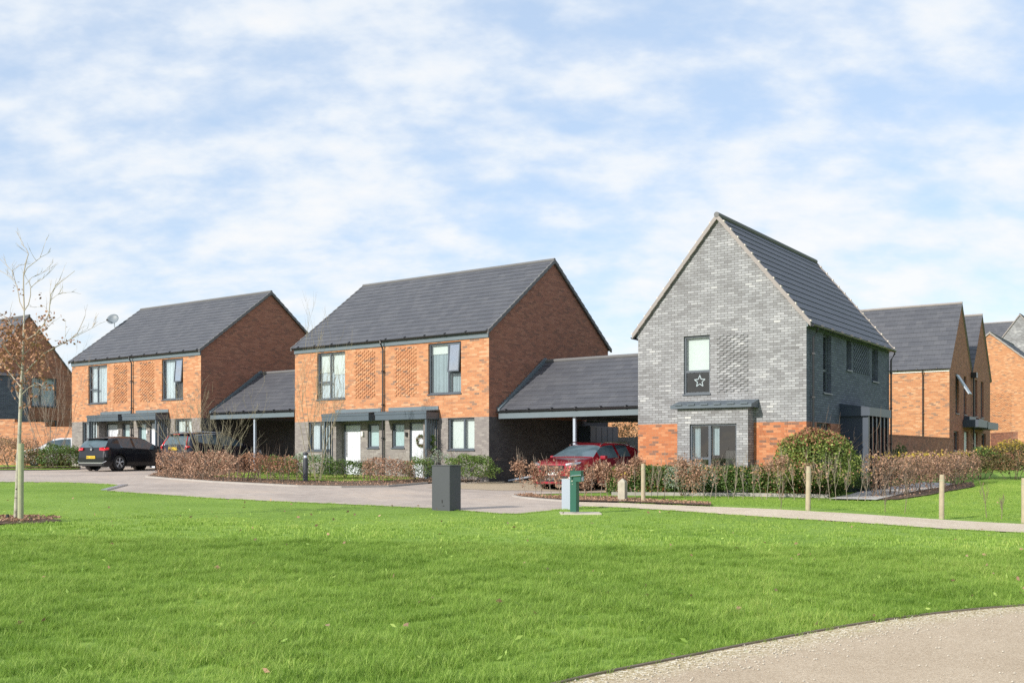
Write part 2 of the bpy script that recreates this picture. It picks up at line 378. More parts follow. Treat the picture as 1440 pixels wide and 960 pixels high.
def add_loose(m):
    nt = m.node_tree; b = nt.nodes['Principled BSDF']; src = b.inputs['Base Color'].links[0].from_socket; p = wpos(nt)
    at_ = nt.nodes.new('ShaderNodeAttribute'); at_.attribute_name = 'loose'
    vo = nt.nodes.new('ShaderNodeTexVoronoi'); vo.inputs['Scale'].default_value = 62; nt.links.new(p, vo.inputs['Vector'])
    sc_ = nt.nodes.new('ShaderNodeSeparateColor'); nt.links.new(vo.outputs['Color'], sc_.inputs[0])
    c = ramp(nt, sc_.outputs[0], [(0, (.22,.18,.09)), (.4, (.46,.38,.23)), (.75, (.62,.54,.38)), (1, (.85,.80,.68))])
    f = mth(nt, 'SUBTRACT', mth(nt, 'MULTIPLY', at_.outputs['Fac'], 2.2), mth(nt, 'MULTIPLY', noise(nt, p, 5., 5, .7), 1.9))
    f = mth(nt, 'ADD', f, mth(nt, 'MULTIPLY', sc_.outputs[1], .5)); n = nt.nodes.new('ShaderNodeClamp'); nt.links.new(f, n.inputs[0])
    nt.links.new(mixc(nt, n.outputs[0], src, c), b.inputs['Base Color'])
add_loose(M['path2'])
M['road'] = roadmat()
M['drive'] = gravelmat('buff drive', (.32,.265,.19), (.42,.345,.25), (.52,.43,.33), 60)
M['mulch'] = gravelmat('bark mulch', (.05,.035,.025), (.13,.09,.065), (.27,.20,.15), 35)
M['paving'] = gravelmat('pale paving', (.42,.40,.38), (.50,.48,.46), (.57,.55,.53), 20)

xs = np.unique(np.concatenate([np.linspace(-600, -40, 29), np.arange(-40, 40.1, .6), np.linspace(40, 600, 29)]))
ys = np.unique(np.concatenate([np.linspace(-200, 0, 11), np.arange(0, 62, .6), np.linspace(62, 900, 36)]))
gx, gy = np.meshgrid(xs, ys); gz = terrain(gx, gy); nx_, ny_ = len(xs), len(ys)
me = bpy.data.meshes.new('ground'); idx = np.arange(nx_*ny_).reshape(ny_, nx_)
me.from_pydata(list(zip(gx.ravel(), gy.ravel(), gz.ravel())), [], [tuple(map(int, f)) for f in np.stack([idx[:-1,:-1].ravel(), idx[:-1,1:].ravel(), idx[1:,1:].ravel(), idx[1:,:-1].ravel()], 1)])
me.materials.append(M['lawn']); me.polygons.foreach_set('use_smooth', [True]*len(me.polygons)); me.update()
ground = bpy.data.objects.new('ground', me); COL.objects.link(ground); tag(ground, label='mown green lawn ground', kind='structure')

near_edge = [(-44, 33.0), (-30, 32.6)] + [G(*p) for p in [(0,678),(90,678.5),(150,681),(172,683.5),(146,690.5),(200,694),(300,701),(400,706),(500,710),(604,715),(650,718),(700,722.5),(732,723),(775,718),(822,712.5)]]
path_near = [G(*p) for p in [(822,712.5),(870,714),(960,719.5),(1020,724),(1100,729),(1200,735.5),(1320,744),(1440,750),(1700,765)]]
path_far = [G(*p) for p in [(1700,748),(1438,737.5),(1324,731.5),(1136,719.5),(1000,713),(905,709),(870,707.5),(800,706)]]
W_ = [(3.9,33.0),(4.0,33.9),(8.3,40.2),(3,44),(-4,47),(-12,53),(-22,62),(-45,62),(-48,40)]
road_poly = near_edge + [G(800,706), G(770,703.5), G(735,700.5), G(722,698.5), G(742,695.5), G(800,693.5), G(870,692.5)] + W_
sheet('road', road_poly, .014, M['road'], label='pinkish grey paved road in front of the houses', kind='structure')
path_poly = path_near + path_far
sheet('gravel_path', path_poly, .018, M['path'], label='pale gravel path along the right lawn', kind='structure')
# buff drive under the right carport
drive_poly = [G(600,686), G(700,690), G(735,690), G(800,692), (3.6,32.9), (3.9,33.9), (7.5,39.5), (3.0,43.4), (-.5,38.0)]
sheet('drive', drive_poly, .02, M['drive'], label='buff drive leading under the right carport', kind='structure')
fg_edge = [G(*p) for p in [(560,1035),(690,994),(818,956.5),(940,932),(1040,912),(1120,896.5),(1220,879.5),(1320,866),(1440,853.5),(1700,838)]]
eo = smooth_poly(fg_edge, 2, False)
fg_poly = eo + [(16,9),(16,-6),(-6,-6)]
fgs = sheet('hoggin_path', fg_poly, .02, M['path2'], step=.16, label='sandy footpath in the lower right corner', kind='structure')
_e = np.array(eo); _v = np.zeros(len(fgs.data.vertices)*3); fgs.data.vertices.foreach_get('co', _v); _v = _v.reshape(-1, 3)
_d = np.min(np.hypot(_v[:, None, 0]-_e[None, :, 0], (_v[:, None, 1]-_e[None, :, 1])), axis=1)
_a = fgs.data.attributes.new('loose', 'FLOAT', 'POINT'); _a.data.foreach_set('value', np.clip(1-_d/.62, 0, 1).astype(np.float32))
inner = [(x+.08, y-.30-.05*math.sin(i*1.7)) for i, (x, y) in enumerate(eo)]

strip('path_edging', eo, .03, .034, M['edging'], label='thin dark timber edging between lawn and sandy footpath', cat='edging')

def bed(px, mat, name, label, off=.045):
    return sheet(name, [G(*p) for p in px], off, mat, label=label, kind='structure')
bedA = [(206,671.5),(240,674.5),(300,679),(360,682),(420,685),(480,686),(545,685),(600,680.5),(700,676),(650,671),(540,668),(420,663),(300,661),(225,664)]
bedAw = [G(*p) for p in bedA]
sheet('planting_bed', bedAw, .05, M['mulch'], label='mulched bed in front of the middle houses', kind='structure')
grA = [(300,672),(360,674.5),(420,677.5),(480,678.5),(545,677.5),(590,675),(560,671),(420,667),(330,666)]
sheet('bed_lawn', [G(*p) for p in grA], .06, M['lawn'], label='strip of grass inside the middle bed', kind='structure')
bedL = [(-200,662),(0,661.5),(60,661.5),(112,660.5),(112,652),(0,648),(-200,648)]
sheet('side_bed', [G(*p) for p in bedL], .05, M['lawn'], label='grass bed at the far left of the road', kind='structure')
bedR = [(722,698.5),(735,700.8),(770,703.8),(800,706),(870,707.3),(905,708.8),(1000,712.8),(1000,709.5),(905,704.5),(860,701),(800,700.5),(760,699.5),(745,696)]
sheet('planting_bed', [G(*p) for p in bedR], .05, M['mulch'], label='leafy mulch strip beside the gravel path', kind='structure')
sheet('planting_bed', [G(*p) for p in [(1205,703.5),(1262,703),(1310,696),(1372,684),(1366,678),(1300,687),(1240,696)]], .03, M['mulch'], label='bare soil under the right beech hedge', kind='structure')
sheet('house_path', [G(*p) for p in [(1165,703),(1232,704.5),(1300,690),(1345,681),(1300,679),(1240,686),(1195,697)]], .045, M['paving'], label='pale paved path to the porch', kind='structure')
strip('kerb_edging', [G(*p) for p in bedA[:8]], .1, .07, M['kerb'], label='pale stone edging along the middle bed', cat='edging')
strip('kerb_edging', [G(*p) for p in [(722,699),(735,701.3),(770,704.3),(800,706.6)]], .09, .06, M['kerb'], label='pale edging round the tip of the bed near the green post', cat='edging')
strip('kerb_edging', [G(860,696), G(940,696.5), G(1040,697.5), G(1165,700)], .08, .1, M['kerb'], label='thin concrete edging at the foot of the green hedge', cat='edging')
strip('kerb_edging', [G(-200,661), G(0,660.5), G(112,659.5)], .35, .14, M['mulch'], label='low dark edging along the far left bed', cat='edging')
strip('drain_channel', [G(146,690.5), G(176,682.5)], .16, .05, M['steel'], label='grey metal channel strip at the corner of lawn and road', cat='drain')

# ------------------------------------------------------------------ house pieces
def wall(mb, o, e, n, w, h, ops, band, rd=.09, t0=0., lo=0, hi=1):
    P = lambda a, t, d=0.: (o[0]+e[0]*a+n[0]*d, o[1]+e[1]*a+n[1]*d, o[2]+t)
    S = sorted({0., w, *[q for r in ops for q in r[:2]]}); T = sorted({t0, h, band, *[q for r in ops for q in r[2:4]]})
    T = [t for t in T if t0 <= t <= h]
    for i in range(len(S)-1):
        for j in range(len(T)-1):
            cx, cz = (S[i]+S[i+1])/2, (T[j]+T[j+1])/2
            if any(r[0] < cx < r[1] and r[2] < cz < r[3] for r in ops): continue
            mb.quad(P(S[i], T[j]), P(S[i+1], T[j]), P(S[i+1], T[j+1]), P(S[i], T[j+1]), lo if cz < band else hi)
    for a, b, c, d in [r[:4] for r in ops]:
        mi = lo if (c+d)/2 < band else hi
        mb.quad(P(a, c), P(a, d), P(a, d, rd), P(a, c, rd), mi); mb.quad(P(b, d), P(b, c), P(b, c, rd), P(b, d, rd), mi)
        mb.quad(P(a, d), P(b, d), P(b, d, rd), P(a, d, rd), mi); mb.quad(P(b, c), P(a, c), P(a, c, rd), P(b, c, rd), mi)
def window(par, o, e, n, s0, s1, t0, t1, mull=(), trans=(), fill='blind', fillr=None, rd=.07, openp=None, sill=True, fw=.055, name='window', label=None, fm='frame'):
    """trans: (sa, sb, t). fill: what hangs behind the glass; openp: (sa, sb, ta, tb) a top-hung light standing open"""
    f = MB(); d0, d1 = rd, rd+.06
    f.ob(o, e, n, s0, s0+fw, d0, d1, t0, t1); f.ob(o, e, n, s1-fw, s1, d0, d1, t0, t1)
    f.ob(o, e, n, s0+fw, s1-fw, d0, d1, t0, t0+fw); f.ob(o, e, n, s0+fw, s1-fw, d0, d1, t1-fw, t1)
    for m in mull: f.ob(o, e, n, m-.04, m+.04, d0-.004, d1, t0+fw, t1-fw)
    for a, b, t in trans: f.ob(o, e, n, a+.042, b-.042 if b < s1-.01 else b-fw, d0+.002, d1-.002, t-.035, t+.035)
    # inner sashes of the opening side
    for a, b, ta, tb in ([(openp)] if openp else []): pass
    fr = f.build(name, M[fm], par)
    if label: fr['label'] = label
    PG = lambda a, t: (o[0]+e[0]*a+n[0]*(d0+.03), o[1]+e[1]*a+n[1]*(d0+.03), o[2]+t)
    g = MB(); g.quad(PG(s0+fw-.01, t0+fw-.01), PG(s1-fw+.01, t0+fw-.01), PG(s1-fw+.01, t1-fw+.01), PG(s0+fw-.01, t1-fw+.01))
    if openp:
        g = MB(); a, b, ta, tb = openp
        cells = [(s0+fw, s1-fw, t0+fw, ta), (s0+fw, a, ta, t1-fw), (b, s1-fw, ta, t1-fw)]
        for q in cells:
            if q[1]-q[0] > .08 and q[3]-q[2] > .08: g.quad(PG(q[0], q[2]), PG(q[1], q[2]), PG(q[1], q[3]), PG(q[0], q[3]))
    g.build('pane', M['glass'], fr)
    if openp:
        a, b, ta, tb = openp; k = .34; sh = MB(); gl = MB()
        def Q(s, t, dd):   # sash swung outward about its top edge
            r = tb-t; ang = .09
            return (o[0]+e[0]*s+n[0]*(d0-.03-r*math.sin(ang)+dd), o[1]+e[1]*s+n[1]*(d0-.03-r*math.sin(ang)+dd), o[2]+tb-r*math.cos(ang))
        def bar(m_, sa, sb, tc, td, w=.045):
            vs = [Q(s, t, dd) for t in (tc, td) for dd in (-w/2, w/2) for s in (sa, sb)]
            m_.add(vs, [(0,2,3,1), (4,5,7,6), (0,1,5,4), (2,6,7,3), (0,4,6,2), (1,3,7,5)])
        bar(sh, a, a+.05, ta, tb); bar(sh, b-.05, b, ta, tb); bar(sh, a+.05, b-.05, ta, ta+.05); bar(sh, a+.05, b-.05, tb-.05, tb)
        so = sh.build('open_sash', M[fm], fr); bar(gl, a+.05, b-.05, ta+.05, tb-.05, .012); gl.build('sash_pane', M['glass2'], fr)
    if sill:
        s = MB(); s.ob(o, e, n, s0-.03, s1+.03, -.045, rd, t0-.045, t0-.001); s.build('sill', M[fm], fr)
    P = lambda a, d, t: (o[0]+e[0]*a+n[0]*d, o[1]+e[1]*a+n[1]*d, o[2]+t)
    for item in (fill if isinstance(fill, (list, tuple)) else [fill]):
        if not item: continue
        kind, a, b, c, d = item if isinstance(item, tuple) else (item, s0, s1, t0, t1)
        c_ = MB()
        if kind in ('curtain', 'netting'):
            k = max(4, int((b-a)/.035)); vs = []
            for i in range(k+1):
                s_ = a+(b-a)*i/k; dd = rd+.17+.022*math.sin(i*1.9)+.01*math.sin(i*.7)
                vs += [P(s_, dd, c), P(s_, dd, d)]
            c_.add(vs, [(2*i, 2*i+2, 2*i+3, 2*i+1) for i in range(k)]); c_.build('curtain', M[kind], fr)
        elif kind == 'frost': c_.ob(o, e, n, a, b, rd+.075, rd+.085, c, d); c_.build('frosted_film', M['frost'], fr)
        elif kind == 'white': c_.ob(o, e, n, a, b, rd+.5, rd+.9, c, d); c_.build('window_seat', M['white'], fr)
        else: c_.ob(o, e, n, a, b, rd+.14, rd+.15, c, d); c_.build('blind', M['blind'], fr)
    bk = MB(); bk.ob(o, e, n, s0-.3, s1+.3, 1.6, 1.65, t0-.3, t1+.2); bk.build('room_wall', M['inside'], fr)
    return fr
def stepped_roof(par, x0, x1, ye, ze, yr, zr, mat, th=.31, ov=.0, mats=None, name='roof_slope', along='x'):
    """tile courses lapping each other from eave (ye, ze) to ridge (yr, zr)"""
    mb = MB(); L = math.hypot(yr-ye, zr-ze); dy, dz = (yr-ye)/L, (zr-ze)/L; s = 1 if yr > ye else -1
    ny, nz = -dz*s, abs(dy); n = max(1, round(L/th)); st = L/n; r = .017
    for i in range(n):
        a, b = i*st, (i+1)*st
        p0 = (ye+dy*a+ny*r*s*0+(-dz if s > 0 else dz)*r, ze+dz*a+abs(dy)*r); p1 = (ye+dy*b, ze+dz*b)
        pb = (ye+dy*a, ze+dz*a)
        if along == 'x':
            A = [(x0, *p0), (x1, *p0), (x1, *p1), (x0, *p1), (x0, *pb), (x1, *pb)]
        else:
            A = [(p0[0], x0, p0[1]), (p0[0], x1, p0[1]), (p1[0], x1, p1[1]), (p1[0], x0, p1[1]), (pb[0], x0, pb[1]), (pb[0], x1, pb[1])]
        mb.add(A, [(0, 1, 2, 3) if (s > 0) == (along == 'x') else (3, 2, 1, 0), (4, 5, 1, 0) if (s > 0) == (along == 'x') else (0, 1, 5, 4)])
        mb.add([A[0], A[3], A[4]], [(0, 1, 2)]); mb.add([A[1], A[5], A[2]], [(0, 1, 2)])
    return mb.build(name, mat, par)
def prism_roof_body(mb, pts, e0, e1, along='x'):
    """solid under the tiles: polygon pts (a, z) extruded from e0 to e1"""
    k = len(pts); F = (lambda u, p: (u, p[0], p[1])) if along == 'x' else (lambda u, p: (p[0], u, p[1]))
    vs = [F(e0, p) for p in pts]+[F(e1, p) for p in pts]
    mb.add(vs, [tuple(range(k)), tuple(range(2*k-1, k-1, -1))]+[(i, i+k, (i+1) % k+k, (i+1) % k) for i in range(k)])
def proj_bricks(par, o, e, n, s0, s1, t0, t1, mat):
    """every other header stands 30 mm proud in a checker"""
    mb = MB(); row = 0; t = math.ceil(t0/.075)*.075
    while t+.07 < t1:
        s = s0 + .1125*(row % 2)
        while s+.1 < s1: mb.ob(o, e, n, s, s+.105, -.030, .002, t+.008, t+.073); s += .225
        t += .075; row += 1
    return mb.build('brickwork_panel', mat, par)
def downpipe(par, x, y, z0, z1, nx=0, ny=-1):
    mb = MB(); ox, oy = x+nx*.09, y+ny*.09
    mb.tube([(x+nx*.22, y+ny*.22, z1), (x+nx*.22, y+ny*.22, z1-.12), (ox, oy, z1-.35), (ox, oy, z0)], .034, 8)
    for z in np.arange(z0+.3, z1-.4, 1.3): mb.box(ox-.045, ox+.045, oy-.045, oy+.045, z, z+.05)
    return mb.build('downpipe', M['gutter'], par, smooth=False)
def gutter(par, a, b, r=.06):
    a, b = Vector(a), Vector(b); d = (b-a).normalized(); q = d.cross(Vector((0, 0, 1)))
    mb = MB(); k = 8; vs = []
    for P in (a, b):
        for rr in (r, r-.008):
            vs += [P+q*rr*math.cos(math.pi*i/k)-Vector((0, 0, 1))*rr*math.sin(math.pi*i/k) for i in range(k+1)]
    m = k+1; fs = []
    for i in range(k): fs += [(i, i+1, i+1+2*m, i+2*m), (m+i, m+i+2*m, m+i+1+2*m, m+i+1)]
    fs += [(0, 2*m, 3*m, m), (k, m+k, 3*m+k, 2*m+k)]; fs += [(i, m+i, m+i+1, i+1) for i in range(k)] + [(2*m+i, 2*m+i+1, 3*m+i+1, 3*m+i) for i in range(k)]
    mb.add(vs, fs)
    L = (b-a).length; s = .4
    while s < L:
        c = a+d*s; w = d*.03; mb.tube([c-w-Vector((0, 0, .0)), c+w], r+.008, 10); s += 1.0
    return mb.build('gutter', M['gutter'], par)

FX, FN = (1, 0), (0, 1)          # front wall: along +x, inward +y
SX, SN = (0, 1), (-1, 0)         # right side wall: along +y, inward -x
def semi(loc, rz, label, W=10.32, opn=True, group='pairs of orange brick houses', seed=0):
    D, HB, BT, EV, AP = 8.2, 2.35, 5.22, 5.50, 8.56
    r = empty('semi_detached_house', loc, rz, label=label, cat='house', group=group)
    o = (-W, 0, 0); X = lambda x: x+W
    wins = dict(ul=(-8.97, -7.35, 3.25, 5.15), ur=(-2.9, -1.30, 3.25, 5.15), gl=(-9.50, -8.22, 1.16, 2.33), gr=(-1.93, -.67, 1.16, 2.33),
                d1=(-7.43, -6.47, .06, 2.22), s1=(-6.08, -5.46, 1.25, 2.2), s2=(-4.77, -4.12, 1.25, 2.2), d2=(-3.85, -2.89, .06, 2.22))
    mb = MB(); wall(mb, o, FX, FN, W, BT+.2, [(X(a), X(b), c, d) for a, b, c, d in wins.values()], HB, t0=-.5)
    mb.build('front_wall', [M['greybrown'], M['orange']], r)
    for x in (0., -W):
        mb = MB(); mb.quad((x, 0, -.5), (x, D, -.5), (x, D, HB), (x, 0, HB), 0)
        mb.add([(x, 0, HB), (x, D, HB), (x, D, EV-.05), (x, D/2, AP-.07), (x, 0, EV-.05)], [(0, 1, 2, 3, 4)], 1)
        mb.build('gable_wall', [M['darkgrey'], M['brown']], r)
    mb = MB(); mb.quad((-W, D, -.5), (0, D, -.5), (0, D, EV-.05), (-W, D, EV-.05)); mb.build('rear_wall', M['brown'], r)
    # roof
    rf = empty('roof', (0, 0, 0)); rf.parent = r
    ye, ze = -.16, EV-.12*0-.02; sl = (AP-EV)/(D/2); ze = EV-.16*sl
    stepped_roof(rf, -W-.06, .06, ye, ze+.04, D/2, AP+.04, M['roof'])
    stepped_roof(rf, -W-.06, .06, D+.16, ze+.04, D/2, AP+.04, M['roof'])
    mb = MB(); prism_roof_body(mb, [(ye+.01, ze), (D/2, AP-.01), (D+.15, ze), (D+.15, ze+.03), (D/2, AP+.032), (ye+.01, ze+.032)], -W-.04, .04); mb.build('verge_board', M['ridge'], rf)
    mb = MB(); mb.tube([(-W-.07, D/2, AP+.04), (.07, D/2, AP+.04)], .075, 8); mb.build('ridge_tiles', M['ridge'], rf)
    L = math.hypot(D/2+.16, AP-ze); k = int(L/.32)
    for xx in (-W-.10, .03):
        mb = MB()
        for sgn in (0, 1):
            for i in range(k):
                t = i/k; t2 = (i+1)/k; yy = [ye+(D/2-ye)*q for q in (t, t2)]; zz = [ze+(AP-ze)*q for q in (t, t2)]
                if sgn: yy = [D-q for q in yy]
                mb.add([(xx, yy[0], zz[0]-.06), (xx+.07, yy[0], zz[0]-.06), (xx+.07, yy[1], zz[1]-.09), (xx, yy[1], zz[1]-.09),
                        (xx, yy[0], zz[0]+.085), (xx+.07, yy[0], zz[0]+.085), (xx+.07, yy[1], zz[1]+.055), (xx, yy[1], zz[1]+.055)],
                       [(0,3,2,1), (4,5,6,7), (0,1,5,4), (1,2,6,5), (2,3,7,6), (3,0,4,7)])
        mb.build('verge_caps', M['ridge'], rf)
    mb = MB(); mb.box(-W+.0, .0, -.05, -.002, BT-.02, EV-.06); mb.box(-W-.02, .02, -.05, -.002, EV-.055, EV-.02); mb.build('fascia', M['fascia'], r)
    gutter(r, (-W-.05, -.13, EV-.07), (.05, -.13, EV-.07))
    downpipe(r, -5.17, 0, 0, EV-.06)
    for a, b in ((-6.8, -5.61), (-4.62, -3.4)): proj_bricks(r, o, FX, FN, X(a), X(b), 3.22, 5.17, M['orange'])
    # windows
    ul, ur = wins['ul'], wins['ur']
    def xo(*q): return [(t[0]+W, t[1]+W, *t[2:]) if isinstance(t, tuple) else t+W for t in q]
    if seed == 0:
        fl = [('blind', X(-8.97), X(-8.25), 4.35, 5.15), ('blind', X(-8.2), X(-7.35), 4.25, 5.15), ('curtain', X(-8.97), X(-7.35), 3.25, 4.4)]
        fr_ = [('netting', X(-2.9), X(-1.95), 3.25, 5.15), ('blind', X(-2.9), X(-1.95), 4.75, 5.15), ('netting', X(-1.9), X(-1.3), 3.25, 4.0)]
    else:
        fl = [('curtain', X(-8.97), X(-7.35), 3.25, 5.15)]; fr_ = [('curtain', X(-2.9), X(-2.2), 3.25, 5.15)]
    window(r, o, FX, FN, X(ul[0]), X(ul[1]), ul[2], ul[3], mull=[X(-8.24)], trans=[(X(ul[0])+.013, X(-8.24), 3.95)], fill=fl)
    window(r, o, FX, FN, X(ur[0]), X(ur[1]), ur[2], ur[3], mull=[X(-1.95)], trans=[(X(-1.95), X(ur[1]), 4.0)], fill=fr_,
           openp=(X(-1.91), X(-1.35), 4.04, 5.1), label='window with its upper right light standing open')
    g = wins['gl']; window(r, o, FX, FN, X(g[0]), X(g[1]), g[2], g[3], mull=[X(-8.85)], fill='curtain')
    g = wins['gr']; window(r, o, FX, FN, X(g[0]), X(g[1]), g[2], g[3], mull=[X(-1.19)], fill='blind')
    for q in ('s1', 's2'):
        g = wins[q]; window(r, o, FX, FN, X(g[0]), X(g[1]), g[2], g[3], fill='frost', fw=.07)
    for q, sg in (('d1', 1), ('d2', -1)):
        g = wins[q]; dd = MB()
        dd.ob(o, FX, FN, X(g[0]), X(g[0])+.06, .05, .13, g[2], g[3]); dd.ob(o, FX, FN, X(g[1])-.06, X(g[1]), .05, .13, g[2], g[3]); dd.ob(o, FX, FN, X(g[0])+.06, X(g[1])-.06, .05, .13, g[3]-.06, g[3])
        do = dd.build('door_frame', M['frame'], r)
        lf = MB(); lf.ob(o, FX, FN, X(g[0])+.062, X(g[1])-.062, .075, .12, g[2], g[3]-.062)
        for i in range(1, 5):
            sx = X(g[0])+.062+(g[1]-g[0]-.124)*i/5
            lf.ob(o, FX, FN, sx-.004, sx+.004, .071, .076, g[2]+.1, g[3]-.2)
        lo = lf.build('door_leaf', M['doorg'], do)
        h = MB(); hx = X(g[0])+.14 if sg > 0 else X(g[1])-.14
        h.tube([(hx-W, .035, .9), (hx-W, .035, 1.9)], .013, 6); h.ob(o, FX, FN, hx-.008, hx+.008, .035, .075, 1.0, 1.02); h.ob(o, FX, FN, hx-.008, hx+.008, .035, .075, 1.8, 1.82); h.build('door_handle', M['dark'], do)
        lb = MB(); cx_ = (X(g[0])+X(g[1]))/2; lb.ob(o, FX, FN, cx_-.14, cx_+.14, .062, .076, .62, .69); lb.build('letter_box', M['white'], do)
    for xa in (-7.66, -2.84): mb = MB(); mb.box(xa, xa+.18, -.36, 0, -.3, 2.28); mb.build('porch_pier', M['greybrown'], r)
    for (a, b, s) in ((-7.9, -5.3, -1), (-4.95, -2.35, 1)):
        c = MB()
        c.box(a, b, -.74, -.70, 2.30, 2.58); c.box(a, a+.04, -.70, -.002, 2.30, 2.56); c.box(b-.04, b, -.70, -.002, 2.30, 2.56)
        c.box(a+.04, b-.04, -.70, -.002, 2.30, 2.33)
        c.box(a-.02, b+.02, -.76, -.742, 2.50, 2.60)
        co = c.build('door_canopy', M['canopy'], r)
        t = MB(); t.add([(a-.02, -.76, 2.604), (b+.02, -.76, 2.604), (b+.02, -.01, 2.665), (a-.02, -.01, 2.665), (a-.02, -.76, 2.585), (b+.02, -.76, 2.585), (b+.02, -.01, 2.62), (a-.02, -.01, 2.62)],
                        [(0,1,2,3), (4,7,6,5), (0,4,5,1), (1,5,6,2), (3,7,4,0), (2,6,7,3)])
        t.box(a+.03, b-.03, -.035, -.003, 2.668, 2.80)
        k = a+.1
        while k < b: t.box(k, k+.02, -.745, -.735, 2.602, 2.63); k += .43
        t.build('canopy_roof', M['fascia'], co)
        fn = MB(); xf = a+.05 if s < 0 else b-.10
        fn.box(xf-.01, xf+.07, -.69, -.60, -.2, 2.30)
        for i in range(4): fn.box(xf, xf+.05, -.50+i*.13, -.455+i*.13, -.2, 2.30)
        fn.build('slatted_screen', M['canopy'], co)
    wl = MB(); wl.box(-6.36, -6.27, -.09, 0, 1.72, 1.9); wl.build('wall_lamp', M['white'], r)
    wl = MB(); wl.box(-4.02, -3.94, -.08, 0, 1.68, 1.84); wl.build('wall_lamp', M['dark'] if seed == 0 else M['white'], r)
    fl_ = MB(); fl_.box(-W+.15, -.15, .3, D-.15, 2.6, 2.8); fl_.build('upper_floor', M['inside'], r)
    return r
AZ = math.atan2(-.597378, .80196); AZA = math.atan2(-.5857835, .81046758); AZC = math.atan2(-.56555847, .8247082)
semiB = semi((-.831, 37.4, .70), AZ, 'orange brick pair of houses in the middle, next to the carport with the red car')
semiA = semi((-14.174, 47.3, 1.03), AZA, 'orange brick pair of houses with satellite dish behind the two dark parked cars', W=10.45, seed=1)

def carport(loc, rz, label, L, H0=2.42, yr0=.45, yr=3.4, zr=4.55, posts=(3.3,), depth=5.9, frm=.05):
    r = empty('carport', loc, rz, label=label, cat='carport', group='open carports between the houses')
    sl = (zr-2.55)/(yr-yr0); ze = 2.58
    rf = empty('roof', (0, 0, 0)); rf.parent = r
    stepped_roof(rf, frm+.1, L, yr0, ze, yr, zr, M['roof']); stepped_roof(rf, frm+.1, L, 2*yr-yr0, ze, yr, zr, M['roof'])
    mb = MB(); prism_roof_body(mb, [(yr0+.02, ze-.12), (yr, zr-.14), (2*yr-yr0-.02, ze-.12), (2*yr-yr0-.02, ze-.02), (yr, zr-.03), (yr0+.02, ze-.02)], frm+.1, L-.01); mb.build('soffit_board', M['ridge'], rf)
    mb = MB(); prism_roof_body(mb, [(yr0-.02, ze-.10), (yr, zr-.05), (2*yr-yr0+.02, ze-.10), (2*yr-yr0+.02, ze+.06), (yr, zr+.16), (yr0-.02, ze+.06)], frm, frm+.10)
    k = 20
    for i in range(k):
        t = i/k; yy = yr0+(yr-yr0)*t; zz = ze+(zr-ze)*t+.08; mb.box(frm-.05, frm+.02, yy, yy+.09, zz-.03, zz+.05)
    mb.build('abutment_flashing', M['fascia'], rf)
    mb = MB(); mb.tube([(frm+.05, yr, zr+.03), (L, yr, zr+.03)], .07, 8); mb.build('ridge_tiles', M['ridge'], rf)
    mb = MB(); mb.box(frm+.06, L, yr0-.02, yr0+.03, 2.28, 2.48); mb.box(frm+.06, L, 2*yr-yr0-.03, 2*yr-yr0+.02, 2.28, 2.48); mb.build('fascia', M['fascia'], r)
    gutter(r, (frm+.02, yr0-.07, 2.56), (L, yr0-.07, 2.56))
    for p in posts:
        mb = MB(); mb.box(p-.05, p+.05, yr0+.1, yr0+.2, -.3, 2.33); mb.build('post', M['post'], r, bevel=.006)
        mb = MB(); mb.box(p-.05, p+.05, yr0+.21, 2*yr-yr0-.1, 2.2, 2.33); mb.build('beam', M['frame'], r)
    return r
cpB = carport((-.831, 37.4, .70), AZ, 'open carport with dark slate roof over the red car', 6.5)
cpA = carport((-14.174, 47.3, 1.03), AZA, 'open carport with dark slate roof beside the dark blue estate car', 5.7, posts=(3.0,))

# dark timber store against the side of the middle house
st = empty('bin_store', (-.831, 37.4, .70), AZ, label='dark blue board store against the house wall at the back of the right carport', cat='store')
mb = MB(); mb.box(.01, .55, 5.9, 8.1, -.2, 2.15); mb.build('store_body', M['navy'], st)
mb = MB()
for i in range(5): mb.box(.551, .565, 5.93+i*.435, 6.33+i*.435, 0, 2.1)
mb.box(.04, .53, 5.885, 5.9, 0, 2.1); mb.build('door_panel', M['navy'], st)

